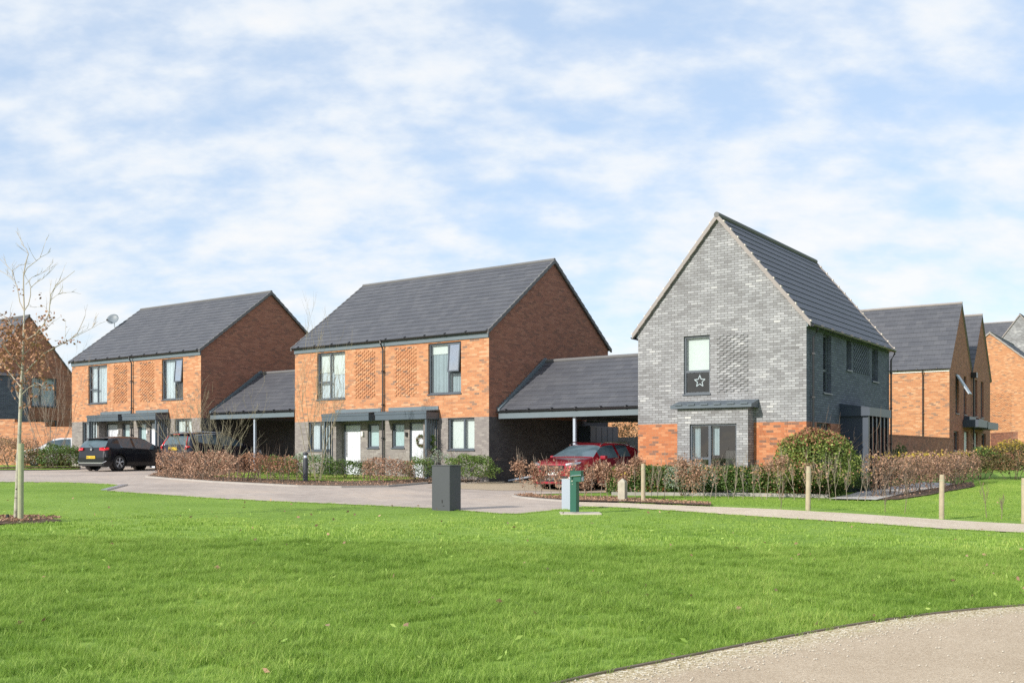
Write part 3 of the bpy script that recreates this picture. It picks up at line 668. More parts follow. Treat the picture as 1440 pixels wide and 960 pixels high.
# ------------------------------------------------------------------ grey gable house
def grey_house():
    W, D, HB, EV, AP = 5.57, 9.2, 2.2, 5.22, 8.55
    r = empty('detached_house', (8.705, 30.7, .45), AZC, label='tall narrow pale grey brick house with steep gable and orange brick base', cat='house')
    o = (-W, 0, 0); X = lambda x: x+W
    mb = MB(); wall(mb, o, FX, FN, W, EV, [(X(-3.95), X(-3.06), 3.13, 4.96), (X(-3.5), X(-2.05), .5, 2.15)], HB, t0=-.6)
    mb.add([(-W, 0, EV), (0, 0, EV), (-W/2, 0, AP)], [(0, 1, 2)], 1)
    mb.build('front_wall', [M['redorange'], M['grey']], r)
    so = (0, 0, 0)
    sops = [(1.55, 2.35, 3.13, 4.94), (3.95, 4.5, 4.0, 4.97), (6.95, 7.7, 3.81, 4.96), (.95, 2.3, 1.0, 2.19), (4.3, 5.3, .1, 2.15)]
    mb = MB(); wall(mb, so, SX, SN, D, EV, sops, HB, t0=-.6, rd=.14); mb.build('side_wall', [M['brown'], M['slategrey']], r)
    mb = MB()
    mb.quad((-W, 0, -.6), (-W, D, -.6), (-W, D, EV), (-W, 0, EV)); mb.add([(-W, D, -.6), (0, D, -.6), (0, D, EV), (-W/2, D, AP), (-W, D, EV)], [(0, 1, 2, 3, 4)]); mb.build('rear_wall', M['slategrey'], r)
    rf = empty('roof', (0, 0, 0)); rf.parent = r
    sl = (AP-EV)/(W/2); ov = .16; ze = EV-ov*sl
    for xe in (ov, -W-ov):
        stepped_roof(rf, -.09, D+.09, xe, ze+.06, -W/2, AP+.08, M['roofblue'], th=.33, along='y')
    mb = MB(); prism_roof_body(mb, [(ov-.01, ze), (-W/2, AP-.005), (-W-ov+.01, ze), (-W-ov+.01, ze+.05), (-W/2, AP+.06), (ov-.01, ze+.05)], -.07, D+.07, 'y'); mb.build('roof_base', M['ridge'], rf)
    n = 13
    for yy in (-.13, D+.05):
        mb = MB(); cl = mb
        for sg in (0, 1):
            for i in range(n):
                t, t2 = i/n, (i+1)/n
                xx = [ov+(-W/2-ov)*q for q in (t, t2)]; zz = [ze+(AP+.02-ze)*q for q in (t, t2)]
                if sg: xx = [-W-q for q in xx]
                mb.add([(xx[0], yy, zz[0]-.04), (xx[0], yy+.09, zz[0]-.04), (xx[1], yy+.09, zz[1]-.06), (xx[1], yy, zz[1]-.06),
                        (xx[0], yy, zz[0]+.125), (xx[0], yy+.09, zz[0]+.125), (xx[1], yy+.09, zz[1]+.112), (xx[1], yy, zz[1]+.112)],
                       [(0,1,2,3), (7,6,5,4), (0,4,5,1), (1,5,6,2), (2,6,7,3), (3,7,4,0)])
                cl.box(xx[0]-.022, xx[0]+.022, yy+.0, yy+.096, zz[0]+.10, zz[0]+.15, 1)
        mb.build('verge_caps', [M['verge'], M['clip']], rf)
    mb = MB(); mb.tube([(-W/2, -.14, AP+.10), (-W/2, D+.14, AP+.10)], .085, 10); mb.build('ridge_tiles', M['ridge'], rf)
    mb = MB(); mb.box(.002, .05, 0, D, EV-.22, EV-.03); mb.box(-W-.05, -W-.002, .0, D, EV-.22, EV-.03); mb.build('fascia', M['fascia'], r)
    g = gutter(r, (ov+.03, D+.05, ze+.02), (ov+.03, -.05, ze+.02), .065); gutter(r, (-W-ov-.03, -.05, ze+.02), (-W-ov-.03, D+.05, ze+.02), .065)
    downpipe(r, 0, .36, 0, ze+.02, 1, 0); downpipe(r, 0, D-.08, 0, ze+.02, 1, 0)
    proj_bricks(r, o, FX, FN, X(-2.83), X(-1.72), 3.08, 5.0, M['grey'])
    proj_bricks(r, so, SX, SN, 4.72, 6.65, 3.95, 4.98, M['slategrey'])
    window(r, o, FX, FN, X(-3.95), X(-3.06), 3.13, 4.96, trans=[(X(-3.95)+.013, X(-3.06), 3.84)], fill=[('blind', X(-3.95), X(-3.06), 3.86, 4.96)], label='tall window with a blind above and a dark lower pane')
    # bay
    b = MB(); ob = (-3.95, -.47, 0); wall(b, ob, FX, FN, 2.32, 2.64, [(.42, 1.96, .42, 2.16)], -9, t0=-.6, hi=0)
    b.quad((-1.63, -.47, -.6), (-1.63, 0, -.6), (-1.63, 0, 2.64), (-1.63, -.47, 2.64)); b.quad((-3.95, 0, -.6), (-3.95, -.47, -.6), (-3.95, -.47, 2.64), (-3.95, 0, 2.64))
    bo = b.build('bay_wall', M['grey'], r)
    window(bo, ob, FX, FN, .42, 1.96, .42, 2.16, mull=[1.06], trans=[(.433, 1.06, 1.1)], fill=[('netting', .42, .68, .42, 2.16), ('netting', 1.1, 1.32, 1.2, 2.16), ('white', 1.1, 1.9, .42, .72)], sill=True)
    c = MB(); c.add([(-4.12, -.62, 2.74), (-1.46, -.62, 2.74), (-1.46, -.003, 2.90), (-4.12, -.003, 2.90), (-4.12, -.62, 2.645), (-1.46, -.62, 2.645), (-1.46, -.003, 2.645), (-4.12, -.003, 2.645)],
                    [(0,1,2,3), (4,7,6,5), (0,4,5,1), (1,5,6,2), (2,6,7,3), (3,7,4,0)])
    for i in range(6): c.box(-3.95+i*.43, -3.72+i*.43, -.66, -.62, 2.745, 2.79)
    c.build('bay_canopy', M['canopy'], r)
    # side windows
    for i, (a, b_, t0, t1) in enumerate(sops[:4]):
        window(r, so, SX, SN, a, b_, t0, t1, trans=[(a+.013, b_, 3.84)] if i == 0 else [], mull=[1.6] if i == 3 else [], fill='curtain' if i in (0, 2) else ('netting' if i == 3 else None), rd=.12)
    dm = MB(); dm.ob(so, SX, SN, 4.3, 5.3, .1, .16, .1, 2.15); dm.build('door', M['navy'], r)
    # porch
    p = MB(); p.box(.0, .88, 3.30, 3.36, -.3, 2.45); po = p.build('porch_screen', M['navy'], r)
    p = MB(); p.box(0, .95, 3.2, 5.75, 2.45, 2.72); p.add([(.0, 3.2, 2.724), (.95, 3.2, 2.724), (.95, 5.75, 2.724), (0, 5.75, 2.724), (0, 3.2, 2.86), (0, 5.75, 2.86)], [(0, 1, 4), (1, 2, 5, 4), (2, 3, 5), (0, 3, 2, 1)])
    pc = p.build('door_canopy', M['navy'], r)
    p = MB()
    for i in range(5): p.box(.80, .88, 3.75+i*.46, 3.82+i*.46, -.3, 2.45)
    p.box(.80, .88, 3.37, 3.45, -.3, 2.45); p.build('slatted_screen', M['gutter'], pc)
    return r
house = grey_house()
# star ornament hanging in the upper window of the grey house
def loc_in(base, az, p): v = Matrix.Rotation(az, 3, 'Z') @ Vector(p); return (base[0]+v.x, base[1]+v.y, base[2]+v.z)
mb = MB(); pts = []
for i in range(11):
    a = math.pi/2+math.pi*i/5; rr = .19 if i % 2 == 0 else .082
    pts.append((rr*math.cos(a), 0, rr*math.sin(a)))
for i in range(10): mb.tube([pts[i], pts[i+1]], .014, 6)
mb.tube([(0, 0, .19), (0, 0, .27)], .004, 4)
so_ = mb.build('star_ornament', M['white']); so_.location = loc_in((8.705, 30.7, .45), AZC, (-3.47, .16, 3.53)); so_.rotation_euler = (0, 0, AZC)
tag(so_, 'pale outline star hanging in the upper window of the grey house', 'ornament')

# ------------------------------------------------------------------ right background: twin gabled orange house
def twin_house():
    W, HB, EV, AP, w = 12.0, -9, 5.33, 8.9, 5.7
    r = empty('twin_gabled_house', (22.75, 54.0, .97), AZC, label='orange brick house with two steep brown gables behind the right beech hedge', cat='house')
    mb = MB(); mb.quad((-W, 0, -.6), (0, 0, -.6), (0, 0, EV), (-W, 0, EV)); mb.build('front_wall', M['orange'], r)
    ops = [(1.5, 2.3, 2.95, 5.05), (3.6, 4.35, 2.95, 5.05), (6.7, 7.4, 2.95, 5.05), (8.45, 9.3, 2.95, 5.05), (1.0, 2.3, .95, 2.0), (8.7, 10.0, 1.0, 2.0), (3.7, 4.9, .05, 2.05), (6.3, 7.5, .05, 2.05)]
    mb = MB(); so = (0, 0, 0); wall(mb, so, SX, SN, 2*w, EV, ops, HB, t0=-.6, rd=.12, hi=0)
    for k in (0, 1): mb.add([(0, k*w, EV), (0, (k+1)*w, EV), (0, (k+.5)*w, AP)], [(0, 1, 2)])
    mb.build('gable_wall', M['brown'], r)
    mb = MB(); mb.quad((-W, 0, -.6), (-W, 2*w, -.6), (-W, 2*w, EV), (-W, 0, EV)); mb.quad((-W, 2*w, -.6), (0, 2*w, -.6), (0, 2*w, EV), (-W, 2*w, EV))
    for k in (0, 1): mb.add([(-W, k*w, EV), (-W, (k+1)*w, EV), (-W, (k+.5)*w, AP)], [(0, 1, 2)])
    mb.build('rear_wall', M['brown'], r)
    for k in (0, 1):
        rf = empty('roof', (0, 0, 0)); rf.parent = r; sl = (AP-EV)/(w/2); e0 = -.14 if k == 0 else 0.; e1 = .14 if k == 1 else 0.
        stepped_roof(rf, -W-.08, .08, k*w+e0, EV+e0*sl+.06, (k+.5)*w, AP+.06, M['roof'], th=.34); stepped_roof(rf, -W-.08, .08, (k+1)*w+e1, EV-e1*sl+.06, (k+.5)*w, AP+.06, M['roof'], th=.34)
        mb = MB(); prism_roof_body(mb, [(k*w+e0+.01, EV+e0*sl), ((k+.5)*w, AP), ((k+1)*w+e1-.01, EV-e1*sl), ((k+1)*w+e1-.01, EV-e1*sl+.05), ((k+.5)*w, AP+.05), (k*w+e0+.01, EV+e0*sl+.05)], -W-.06, .06); mb.build('verge_board', M['verge'], rf)
        mb = MB(); mb.tube([(-W-.08, (k+.5)*w, AP+.07), (.08, (k+.5)*w, AP+.07)], .07, 8); mb.build('ridge_tiles', M['verge'], rf)
    mb = MB(); mb.box(-W, 0, -.05, -.002, EV-.25, EV-.02); mb.build('fascia', M['white'], r)
    gutter(r, (-W, -.13, EV-.1), (.05, -.13, EV-.1)); downpipe(r, -1.3, 0, 0, EV-.1)
    mb = MB(); mb.box(.02, .3, w-.2, w+.2, EV-.25, EV+.05); mb.tube([(.12, w, EV-.2), (.12, w, 0)], .05, 8); mb.build('valley_hopper', M['gutter'], r)
    for i, (a, b, c, d) in enumerate(ops[:6]):
        window(r, so, SX, SN, a, b, c, d, trans=[(a+.013, b, 3.7)] if i < 4 else [], fill=None, rd=.1)
    mb = MB()
    for zz in (3.95,): mb.add([(-.02, 1.56, 5.0), (-.02, 2.24, 5.0), (.62, 2.24, 3.95), (.62, 1.56, 3.95), (.04, 1.56, 5.02), (.04, 2.24, 5.02), (.68, 2.24, 3.98), (.68, 1.56, 3.98)], [(0,1,2,3), (7,6,5,4), (0,4,5,1), (1,5,6,2), (2,6,7,3), (3,7,4,0)])
    mb.build('open_window_light', M['post'], r)
    for i, (a, b, c, d) in enumerate(ops[6:]):
        mb = MB(); mb.ob(so, SX, SN, a+.06, b-.06, .1, .15, c, d-.05); mb.build('door', M['doorg'], r)
    mb = MB(); mb.box(0, .8, 3.3, 6.0, 2.25, 2.65); mb.box(0, .82, 6.02, 9.2, 2.2, 2.6); mb.box(.0, .3, 3.6, 5.4, 2.651, 2.85); mb.box(.0, .3, 6.3, 7.6, 2.601, 2.8); mb.build('door_canopy', M['navy'], r)
    return r
twin_house()

def simple_house(name, loc, az, label, W, D, EV, AP, wallm, gablem, roofm, along='x', verge='verge', group=None, ops=()):
    """rectangular house, ridge along local x (gables on the sides) or y (gables front and back); origin right front corner"""
    r = empty(name, loc, az, label=label, cat='house', group=group)
    if along == 'y':
        mb = MB(); mb.add([(-W, 0, -.8), (0, 0, -.8), (0, 0, EV), (-W/2, 0, AP), (-W, 0, EV)], [(0, 1, 2, 3, 4)]); mb.add([(-W, D, -.8), (0, D, -.8), (0, D, EV), (-W/2, D, AP), (-W, D, EV)], [(4, 3, 2, 1, 0)]); mb.build('gable_wall', M[gablem], r)
        mb = MB()
        for x in (0, -W): mb.quad((x, 0, -.8), (x, D, -.8), (x, D, EV), (x, 0, EV))
        mb.build('side_wall', M[wallm], r)
        rf = empty('roof', (0, 0, 0)); rf.parent = r; sl = (AP-EV)/(W/2)
        for xe in (.14, -W-.14): stepped_roof(rf, -.08, D+.08, xe, EV-.14*sl+.06, -W/2, AP+.06, M[roofm], th=.34, along='y')
        mb = MB(); prism_roof_body(mb, [(.13, EV-.14*sl), (-W/2, AP), (-W-.13, EV-.14*sl), (-W-.13, EV-.14*sl+.05), (-W/2, AP+.05), (.13, EV-.14*sl+.05)], -.06, D+.06, 'y'); mb.build('roof_base', M['ridge'], rf)
        mb = MB(); n = 13
        for sg in (0, 1):
            for i in range(n):
                t, t2 = i/n, (i+1)/n; xx = [.14+(-W/2-.14)*q for q in (t, t2)]; z0 = EV-.14*sl; zz = [z0+(AP-z0)*q for q in (t, t2)]
                if sg: xx = [-W-q for q in xx]
                mb.add([(xx[0], -.12, zz[0]-.03), (xx[0], -.03, zz[0]-.03), (xx[1], -.03, zz[1]-.05), (xx[1], -.12, zz[1]-.05), (xx[0], -.12, zz[0]+.14), (xx[0], -.03, zz[0]+.14), (xx[1], -.03, zz[1]+.1), (xx[1], -.12, zz[1]+.1)],
                       [(0,1,2,3), (7,6,5,4), (0,4,5,1), (1,5,6,2), (2,6,7,3), (3,7,4,0)])
        mb.build('verge_caps', M[verge], rf)
        mb = MB(); mb.tube([(-W/2, -.1, AP+.08), (-W/2, D+.1, AP+.08)], .08, 8); mb.build('ridge_tiles', M['ridge'], rf)
    else:
        mb = MB(); wall(mb, (0, 0, 0), SX, SN, D, EV, list(ops), -9, t0=-.8, hi=0); mb.add([(0, 0, EV), (0, D, EV), (0, D/2, AP)], [(0, 1, 2)]); mb.build('gable_wall', M[gablem], r)
        mb = MB(); mb.add([(-W, 0, -.8), (-W, D, -.8), (-W, D, EV), (-W, D/2, AP), (-W, 0, EV)], [(0, 1, 2, 3, 4)]); mb.build('gable_wall', M[gablem], r)
        mb = MB()
        for y in (0, D): mb.quad((-W, y, -.8), (0, y, -.8), (0, y, EV), (-W, y, EV))
        mb.build('front_wall', M[wallm], r)
        rf = empty('roof', (0, 0, 0)); rf.parent = r; sl = (AP-EV)/(D/2)
        for ye in (-.14, D+.14): stepped_roof(rf, -W-.08, .08, ye, EV-.14*sl+.06, D/2, AP+.06, M[roofm], th=.34)
        mb = MB(); prism_roof_body(mb, [(-.13, EV-.14*sl), (D/2, AP), (D+.13, EV-.14*sl), (D+.13, EV-.14*sl+.05), (D/2, AP+.05), (-.13, EV-.14*sl+.05)], -W-.06, .06); mb.build('verge_board', M[verge], rf)
        mb = MB(); mb.tube([(-W-.08, D/2, AP+.07), (.08, D/2, AP+.07)], .07, 8); mb.build('ridge_tiles', M[verge], rf)
        mb = MB(); mb.box(-W, 0, -.05, -.002, EV-.25, EV-.03); mb.build('fascia', M['fascia'], r)
        gutter(r, (-W, -.13, EV-.1), (0, -.13, EV-.1))
    return r
# far left steep gabled house
E_ = simple_house('steep_gabled_house', (*at(-25, 62.2), 1.55), AZ, 'brown brick house with steep gable behind the leafy young tree at the far left', 9, 5.75, 5.3, 8.75, 'slategrey', 'brown', 'roof', 'x', 'ridge', ops=[(3.05, 4.7, 3.2, 5.0), (3.05, 4.7, .9, 2.35)])
def win_px(par, base, az, s0, s1, t0, t1, **k): return window(par, (0, 0, 0), SX, SN, s0, s1, t0, t1, **k)
window(E_, (0, 0, 0), SX, SN, 3.05, 4.7, 3.2, 5.0, mull=[3.65], trans=[(3.063, 3.65, 3.75)], fill='curtain', rd=.05, label='upper window with blue grey curtains')
window(E_, (0, 0, 0), SX, SN, 3.05, 4.7, .9, 2.35, mull=[3.9], fill=None, rd=.05)
mb = MB(); mb.box(.01, 1.2, -.5, 2.2, -.5, 4.9); mb.build('clad_bay', M['slategrey'], E_)
mb = MB(); mb.add([(0, -.5, 4.9), (1.3, -.6, 4.9), (1.3, 2.3, 4.9), (0, 2.3, 4.9), (0, -.6, 5.2), (0, 2.3, 5.2)], [(0, 1, 4), (1, 2, 5, 4), (2, 3, 5), (0, 3, 2, 1)]); mb.build('bay_roof', M['roof'], E_)
# right background houses
F_ = simple_house('orange_gabled_house', (*at(1500, 85), .9), AZC, 'orange brick gable house with pale verge at the right edge behind the twin gabled house', 11.6, 12, 6.2, 11.2, 'brown', 'orange', 'roofblue', 'y')
proj_bricks(F_, (-11.6, 0, 0), FX, FN, 3.8, 7.6, 2.9, 6.2, M['orange'])
G_ = simple_house('grey_gabled_house', (*at(1510, 102), .9), AZC, 'pale grey brick gable house farthest back at the right edge', 9.6, 12, 8.5, 15.0, 'slategrey', 'grey', 'roofblue', 'y')
H_ = simple_house('far_slate_roofed_house', (*at(1432, 116), 1.0), AZC, 'slate roof seen between the twin gables and the grey gable', 22, 9, 9.4, 16.2, 'orange', 'brown', 'roof', 'x')
K_ = simple_house('distant_orange_house', (*at(960, 95), 1.0), AZ, 'orange brick house glimpsed through the gap of the right carport', 14, 8, 5.3, 8.4, 'orange', 'brown', 'roof', 'x')

# garden walls and fence
def gwall(name, pts, h, mat, label, th=.22, cat='wall', group=None):
    mb = MB(); a, b = pts; dx, dy = b[0]-a[0], b[1]-a[1]; l = math.hypot(dx, dy); az = math.atan2(dy, dx)
    z = min(tz(*a), tz(*b)); r = empty(name, (a[0], a[1], z), az, label=label, cat=cat, group=group)
    mb.box(0, l, 0, th, -.5, h); mb.build('brickwork', M[mat], r)
    mb = MB(); mb.box(-.01, l+.01, -.015, th+.015, h+.002, h+.07); mb.build('coping', M[mat], r); return r
Yw = 56.
for a, b, tp in ((-160, 20.5, 590), (21, 63, 596), (63.5, 140, 602.5)):
    A_, B_ = at(a, Yw-(a+160)*.006), at(b, Yw-(b+160)*.006); z = tz(*A_)
    gwall('garden_wall', (A_, B_), zat(tp, Yw)-z, 'orange', {590: 'tallest step of the orange garden wall at the left edge', 596: 'middle step of the orange garden wall behind the young tree', 602.5: 'lowest step of the orange garden wall behind the white car'}[tp], group='stepped garden wall')
gwall('garden_wall', ((12.4, 38.6), (21.9, 51.5)), 1.95, 'brown', 'brown brick garden wall right of the grey house porch')
gwall('garden_wall', (at(1393, 56), at(1425, 53)), 1.9, 'brown', 'short brown brick wall between twin gabled house and orange gable house')
fr_ = empty('timber_fence', (*at(840, 47.5), .7), AZ, label='weathered grey board fence at the back of the right carport', cat='fence')
mb = MB()
for i in range(38): mb.box(i*.15, i*.15+.143, (i % 2)*.012, .02+(i % 2)*.012, -.3, 1.78+.02*random.random())
mb.build('boards', M['fence'], fr_)
mb = MB()
for zz in (.4, 1.5): mb.box(0, 5.7, .034, .08, zz, zz+.08)
mb.build('rail', M['fence'], fr_)
for i in range(3): mb = MB(); mb.box(i*2.7, i*2.7+.1, .081, .18, -.3, 1.85); mb.build('fence_post', M['fence'], fr_)

# satellite dish on the left verge of the left pair
dsh = empty('satellite_dish', loc_in((-14.174, 47.3, 1.03), AZA, (-10.5, 2.65, 7.42)), 0, label='grey satellite dish standing off the roof edge of the left pair of houses', cat='satellite dish')
mb = MB(); mb.tube([(.15, 0, -.12), (-.12, 0, .02), (-.16, 0, .12), (-.16, 0, .42)], .02, 8); mb.build('bracket', M['steel'], dsh)
mb = MB(); mb.lathe([(.01, .0), (.12, .012), (.21, .04), (.28, .085), (.28, .097), (.21, .052), (.12, .022), (.01, .010)], 24)
d_ = mb.build('dish', M['dishgrey'], dsh, smooth=True); d_.location = (-.20, -.05, .45); d_.scale = (1.15, 1.15, 1.15); d_.rotation_euler = Vector((-.05, -.85, .5)).to_track_quat('Z', 'Y').to_euler()
mb = MB(); mb.tube([(-.18, -.05, .30), (-.40, -.38, .40)], .011, 6); mb.box(-.44, -.36, -.42, -.34, .38, .46); mb.build('feed_arm', M['dark'], dsh)

# ------------------------------------------------------------------ cars (front at x = 0, rear at x = L, then turned)
def car(name, loc, heading, label, spec, cat='car', plates=True):
    L, HW = spec['L'], spec['W']/2; top = spec['top']; belt = spec['belt']; wf, wr = spec['wf'], spec['wr']; R0 = spec.get('r', .33)
    cc = tag(empty(name, (loc[0], loc[1], tz(*loc)+spec.get('dz', .035)), heading), label, cat)
    tx, tzv = zip(*top); bx, bzv = zip(*belt)
    keys = set(np.round(np.linspace(0, L, 64), 3)) | {q for q in spec['brk']}
    for xc in (wf, wr):
        for a in np.linspace(0, math.pi, 13): keys.add(round(xc+math.cos(a)*(R0+.055), 3))
    xs_ = sorted(keys); hw = []
    def wid(x):
        f = min(1, max(0, x/spec.get('nose', .55))); g = min(1, max(0, (L-x)/spec.get('tailr', .35)))
        return HW*(.80+.20*math.sin(f*math.pi/2))*(.88+.12*math.sin(g*math.pi/2))
    rows = []
    for x in xs_:
        t = float(np.interp(x, tx, tzv)); b = min(float(np.interp(x, bx, bzv)), t-.005); w = wid(x)
        zb = .19
        for xc in (wf, wr):
            d = abs(x-xc)
            if d < R0+.055: zb = max(zb, R0+math.sqrt(max(0, (R0+.055)**2-d*d))-.0)
        zb = min(zb, b-.12)
        k = min(1, (t-b)/.28); tum = .48*(t-b)
        rows.append([(w-.035, zb), (w-.004, max(zb+.02, .36)), (w, max(zb+.04, .58)), (w-.012, max(zb+.06, b-.14)), (w-.045, b), (w-.05-tum, b+(t-b)*.86), (w-.13-tum-.05*(1-k), b+(t-b)*.975+.0), ((w-.2)*.55, t+.012*k), (0, t+.02*k)])
    ns = len(rows[0]); body = MB(); sg = MB(); ws = MB(); rw = MB()
    def P(i, j, s): y, z = rows[i][j]; return (L/2-xs_[i], s*y, z)
    vid = {}
    def quads(mb, sel, sides=(1, -1)):
        loc_ = {}
        vs, fs = [], []
        def V(i, j, s):
            k = (i, j, s if rows[i][j][0] > 0 else 0)
            if k not in loc_: loc_[k] = len(vs); vs.append(P(i, j, s))
            return loc_[k]
        for i in range(len(xs_)-1):
            for j in range(ns-1):
                for s in sides:
                    if kind(i, j) == sel:
                        q = (V(i, j, s), V(i+1, j, s), V(i+1, j+1, s), V(i, j+1, s)); fs.append(q if s > 0 else q[::-1])
        mb.add(vs, fs)
    def kind(i, j):
        xm = (xs_[i]+xs_[i+1])/2
        if j == 4 and any(a < xm < b for a, b in spec['side']): return 'side'
        if j >= 5 and spec['ws'][0] < xm < spec['ws'][1]: return 'ws'
        if j >= 5 and spec['rw'][0] < xm < spec['rw'][1]: return 'rw'
        return 'body'
    sg2 = MB(); quads(body, 'body'); quads(sg, 'side', (1,)); quads(sg2, 'side', (-1,)); quads(ws, 'ws'); quads(rw, 'rw')
    for i in (0, len(xs_)-1):
        ring = [P(i, j, 1) for j in range(ns)]+[P(i, j, -1) for j in range(ns-2, -1, -1)]; body.add(ring, [tuple(range(len(ring)))])
    b0 = body.build('body', M[spec['paint']], cc, smooth=True)
    try:
        b0.data.set_sharp_from_angle(angle=R(35))
    except Exception: pass
    sg.build('side_window', M['carglass'], cc, smooth=True); sg2.build('side_window', M['carglass'], cc, smooth=True); ws.build('windscreen', M['carglass'], cc, smooth=True); rw.build('rear_window', M['carglass'], cc, smooth=True)
    ub = MB(); ub.box(-L/2+.2, L/2-.2, -HW+.12, HW-.12, .16, .5); ub.build('underbody', M['dark'], cc)
    X = lambda x: L/2-x
    for xc in (wf, wr):
        for s in (1, -1):
            y0 = s*(HW-.005); w = MB()
            w.lathe([(R0*.62, -.03), (R0*.66, -.11), (R0*.93, -.115), (R0, -.09), (R0, .09), (R0*.93, .115), (R0*.66, .11), (R0*.62, .03)], 28, c=(X(xc), y0-s*.115, R0), axis='y'); wo = w.build('wheel', M['rubber'], cc, smooth=False)
            rm = MB(); yy = y0-s*.012
            rm.lathe([(R0*.645, -.01), (R0*.68, -.01), (R0*.68, .01), (R0*.645, .01)], 28, c=(X(xc), yy, R0), axis='y', cap=False)
            for k in range(5):
                a = k*2*math.pi/5+.3
                for da in (-.13, .13): rm.tube([(X(xc)+math.cos(a)*.03, yy, R0+math.sin(a)*.03), (X(xc)+math.cos(a+da)*R0*.64, yy, R0+math.sin(a+da)*R0*.64)], .017, 5)
            rm.lathe([(.04, -.02), (.06, .0), (.05, .02)], 12, c=(X(xc), yy, R0), axis='y'); rm.build('rim', M['rim'], wo)
            hb = MB(); hb.lathe([(R0*.61, -.02), (R0*.61, .02)], 20, c=(X(xc), y0-s*.062, R0), axis='y'); hb.build('brake_disc', M['dark'], wo)
    ar = MB()
    for xc in (wf, wr):
        ar.lathe([(R0+.05, -HW+.3), (R0+.05, -HW+.05)], 24, c=(X(xc), 0, R0), axis='y', cap=False); ar.lathe([(R0+.05, HW-.3), (R0+.05, HW-.05)], 24, c=(X(xc), 0, R0), axis='y', cap=False)
    ar.build('wheel_arch', M['dark'], cc)
    for s in (1, -1):
        m_ = MB(); mx = X(spec['mir']); mz = spec['mirz']; m_.add([(mx+a*.09, s*(HW-.03+b), mz+c) for c in (0, .13) for b in (0., .2) for a in (-1, 1)], [(0,2,3,1), (4,5,7,6), (0,1,5,4), (2,6,7,3), (0,4,6,2), (1,3,7,5)])
        m_.build('door_mirror', M[spec['paint']], cc, bevel=.03)
    hd = MB()
    for s in (1, -1):
        for xh in spec['handles']: hd.box(X(xh)-.09, X(xh)+.09, s*(HW-.02)-.015, s*(HW-.02)+.018, spec['hz'], spec['hz']+.03)
    hd.build('door_handles', M[spec['paint']], cc)
    # door seams: thin dark lines standing 1 mm off the side
    se = MB()
    for s in (1, -1):
        for xd in spec['doors']: se.box(X(xd)-.006, X(xd)+.006, s*(HW-.025), s*(HW+.0015), .3, float(np.interp(xd, bx, bzv))-.06)
    se.build('door_seams', M['dark'], cc)
    return cc, X, HW, L
def plate(cc, x, z, mat, w=.52, tilt=0):
    mb = MB(); mb.box(x-.008, x+.008, -w/2, w/2, z-.055, z+.055); p = mb.build('number_plate', M[mat], cc)
    t = MB(); sx = x+(.0095 if x > 0 else -.0095)
    for i, y in enumerate((-.21, -.14, -.07, 0., .10, .17, .23)): t.box(sx-.001, sx+.001, y-.022, y+.016, z-.032, z+.032)
    t.build('plate_characters', M['dark'], p)
HATCH = dict(L=4.26, W=1.79, wf=.86, wr=3.50, r=.325, paint='carblack', brk={1.02, 1.72, 2.60, 2.68, 3.45, 3.52, 3.92, 4.16, .95},
    top=[(0,.50),(.04,.66),(.25,.77),(.7,.86),(1.05,.95),(1.35,1.14),(1.75,1.37),(2.1,1.44),(2.6,1.465),(3.2,1.45),(3.75,1.39),(3.95,1.33),(4.05,1.20),(4.19,.98),(4.24,.90),(4.26,.55)],
    belt=[(0,.48),(.04,.60),(.3,.70),(1.05,.88),(2,.93),(3.4,.98),(4.0,1.0),(4.18,.96),(4.26,.54)],
    side=[(1.42,2.58),(2.70,3.42)], ws=(1.10,1.72), rw=(3.99,4.18), mir=1.45, mirz=.93, handles=(2.35,3.25), hz=.82, doors=(1.35,2.6,3.45))
h1, X, HW, L = car('hatchback_car', at(182, 46.6), R(63.5), 'black hatchback parked nearest the road in front of the left houses', HATCH)
for s in (1, -1):
    mb = MB(); mb.add([(X(4.27), s*.50, .86), (X(4.265), s*.78, .84), (X(4.10), s*.885, .88), (X(4.10), s*.885, .98), (X(4.235), s*.78, 1.0), (X(4.26), s*.50, .97),
                       (X(4.15), s*.5, .86), (X(4.12), s*.72, .84), (X(4.0), s*.83, .88), (X(4.0), s*.83, .98), (X(4.1), s*.72, 1.0), (X(4.15), s*.5, .97)], [(0,1,2,3,4,5), (11,10,9,8,7,6), (0,6,7,1), (1,7,8,2), (2,8,9,3), (3,9,10,4), (4,10,11,5), (5,11,6,0)])
    mb.build('tail_lamp', M['tail'], h1)
plate(h1, X(4.275), .56, 'yplate')
mb = MB(); mb.box(X(4.285), X(4.2), -.72, .72, .30, .335); mb.tube([(X(4.285), -.72, .32), (X(4.2), -.86, .40)], .015, 6); mb.tube([(X(4.285), .72, .32), (X(4.2), .86, .40)], .015, 6); mb.build('bumper_trim', M['chrome'], h1)
mb = MB(); mb.box(X(4.278), X(4.1), -.66, .66, .2, .3); mb.build('bumper_insert', M['dark'], h1)
mb = MB(); mb.box(X(4.08), X(3.85), -.60, .60, 1.35, 1.385); mb.build('roof_spoiler', M['carblack'], h1, bevel=.01)
mb = MB(); mb.lathe([(.047, -.006), (.055, 0), (.047, .006)], 16, c=(X(4.262), 0, .90), axis='x')
for p, q in (((-.03, .03), (-.012, -.005)), ((-.012, -.005), (0, .02)), ((0, .02), (.012, -.005)), ((.012, -.005), (.03, .03))): mb.tube([(X(4.272), p[0], .90+p[1]), (X(4.272), q[0], .90+q[1])], .005, 4)
mb.build('badge', M['chrome'], h1)
mb = MB(); mb.tube([(X(4.2), -.02, 1.0), (X(4.13), .25, 1.10)], .012, 4); mb.build('wiper', M['dark'], h1)

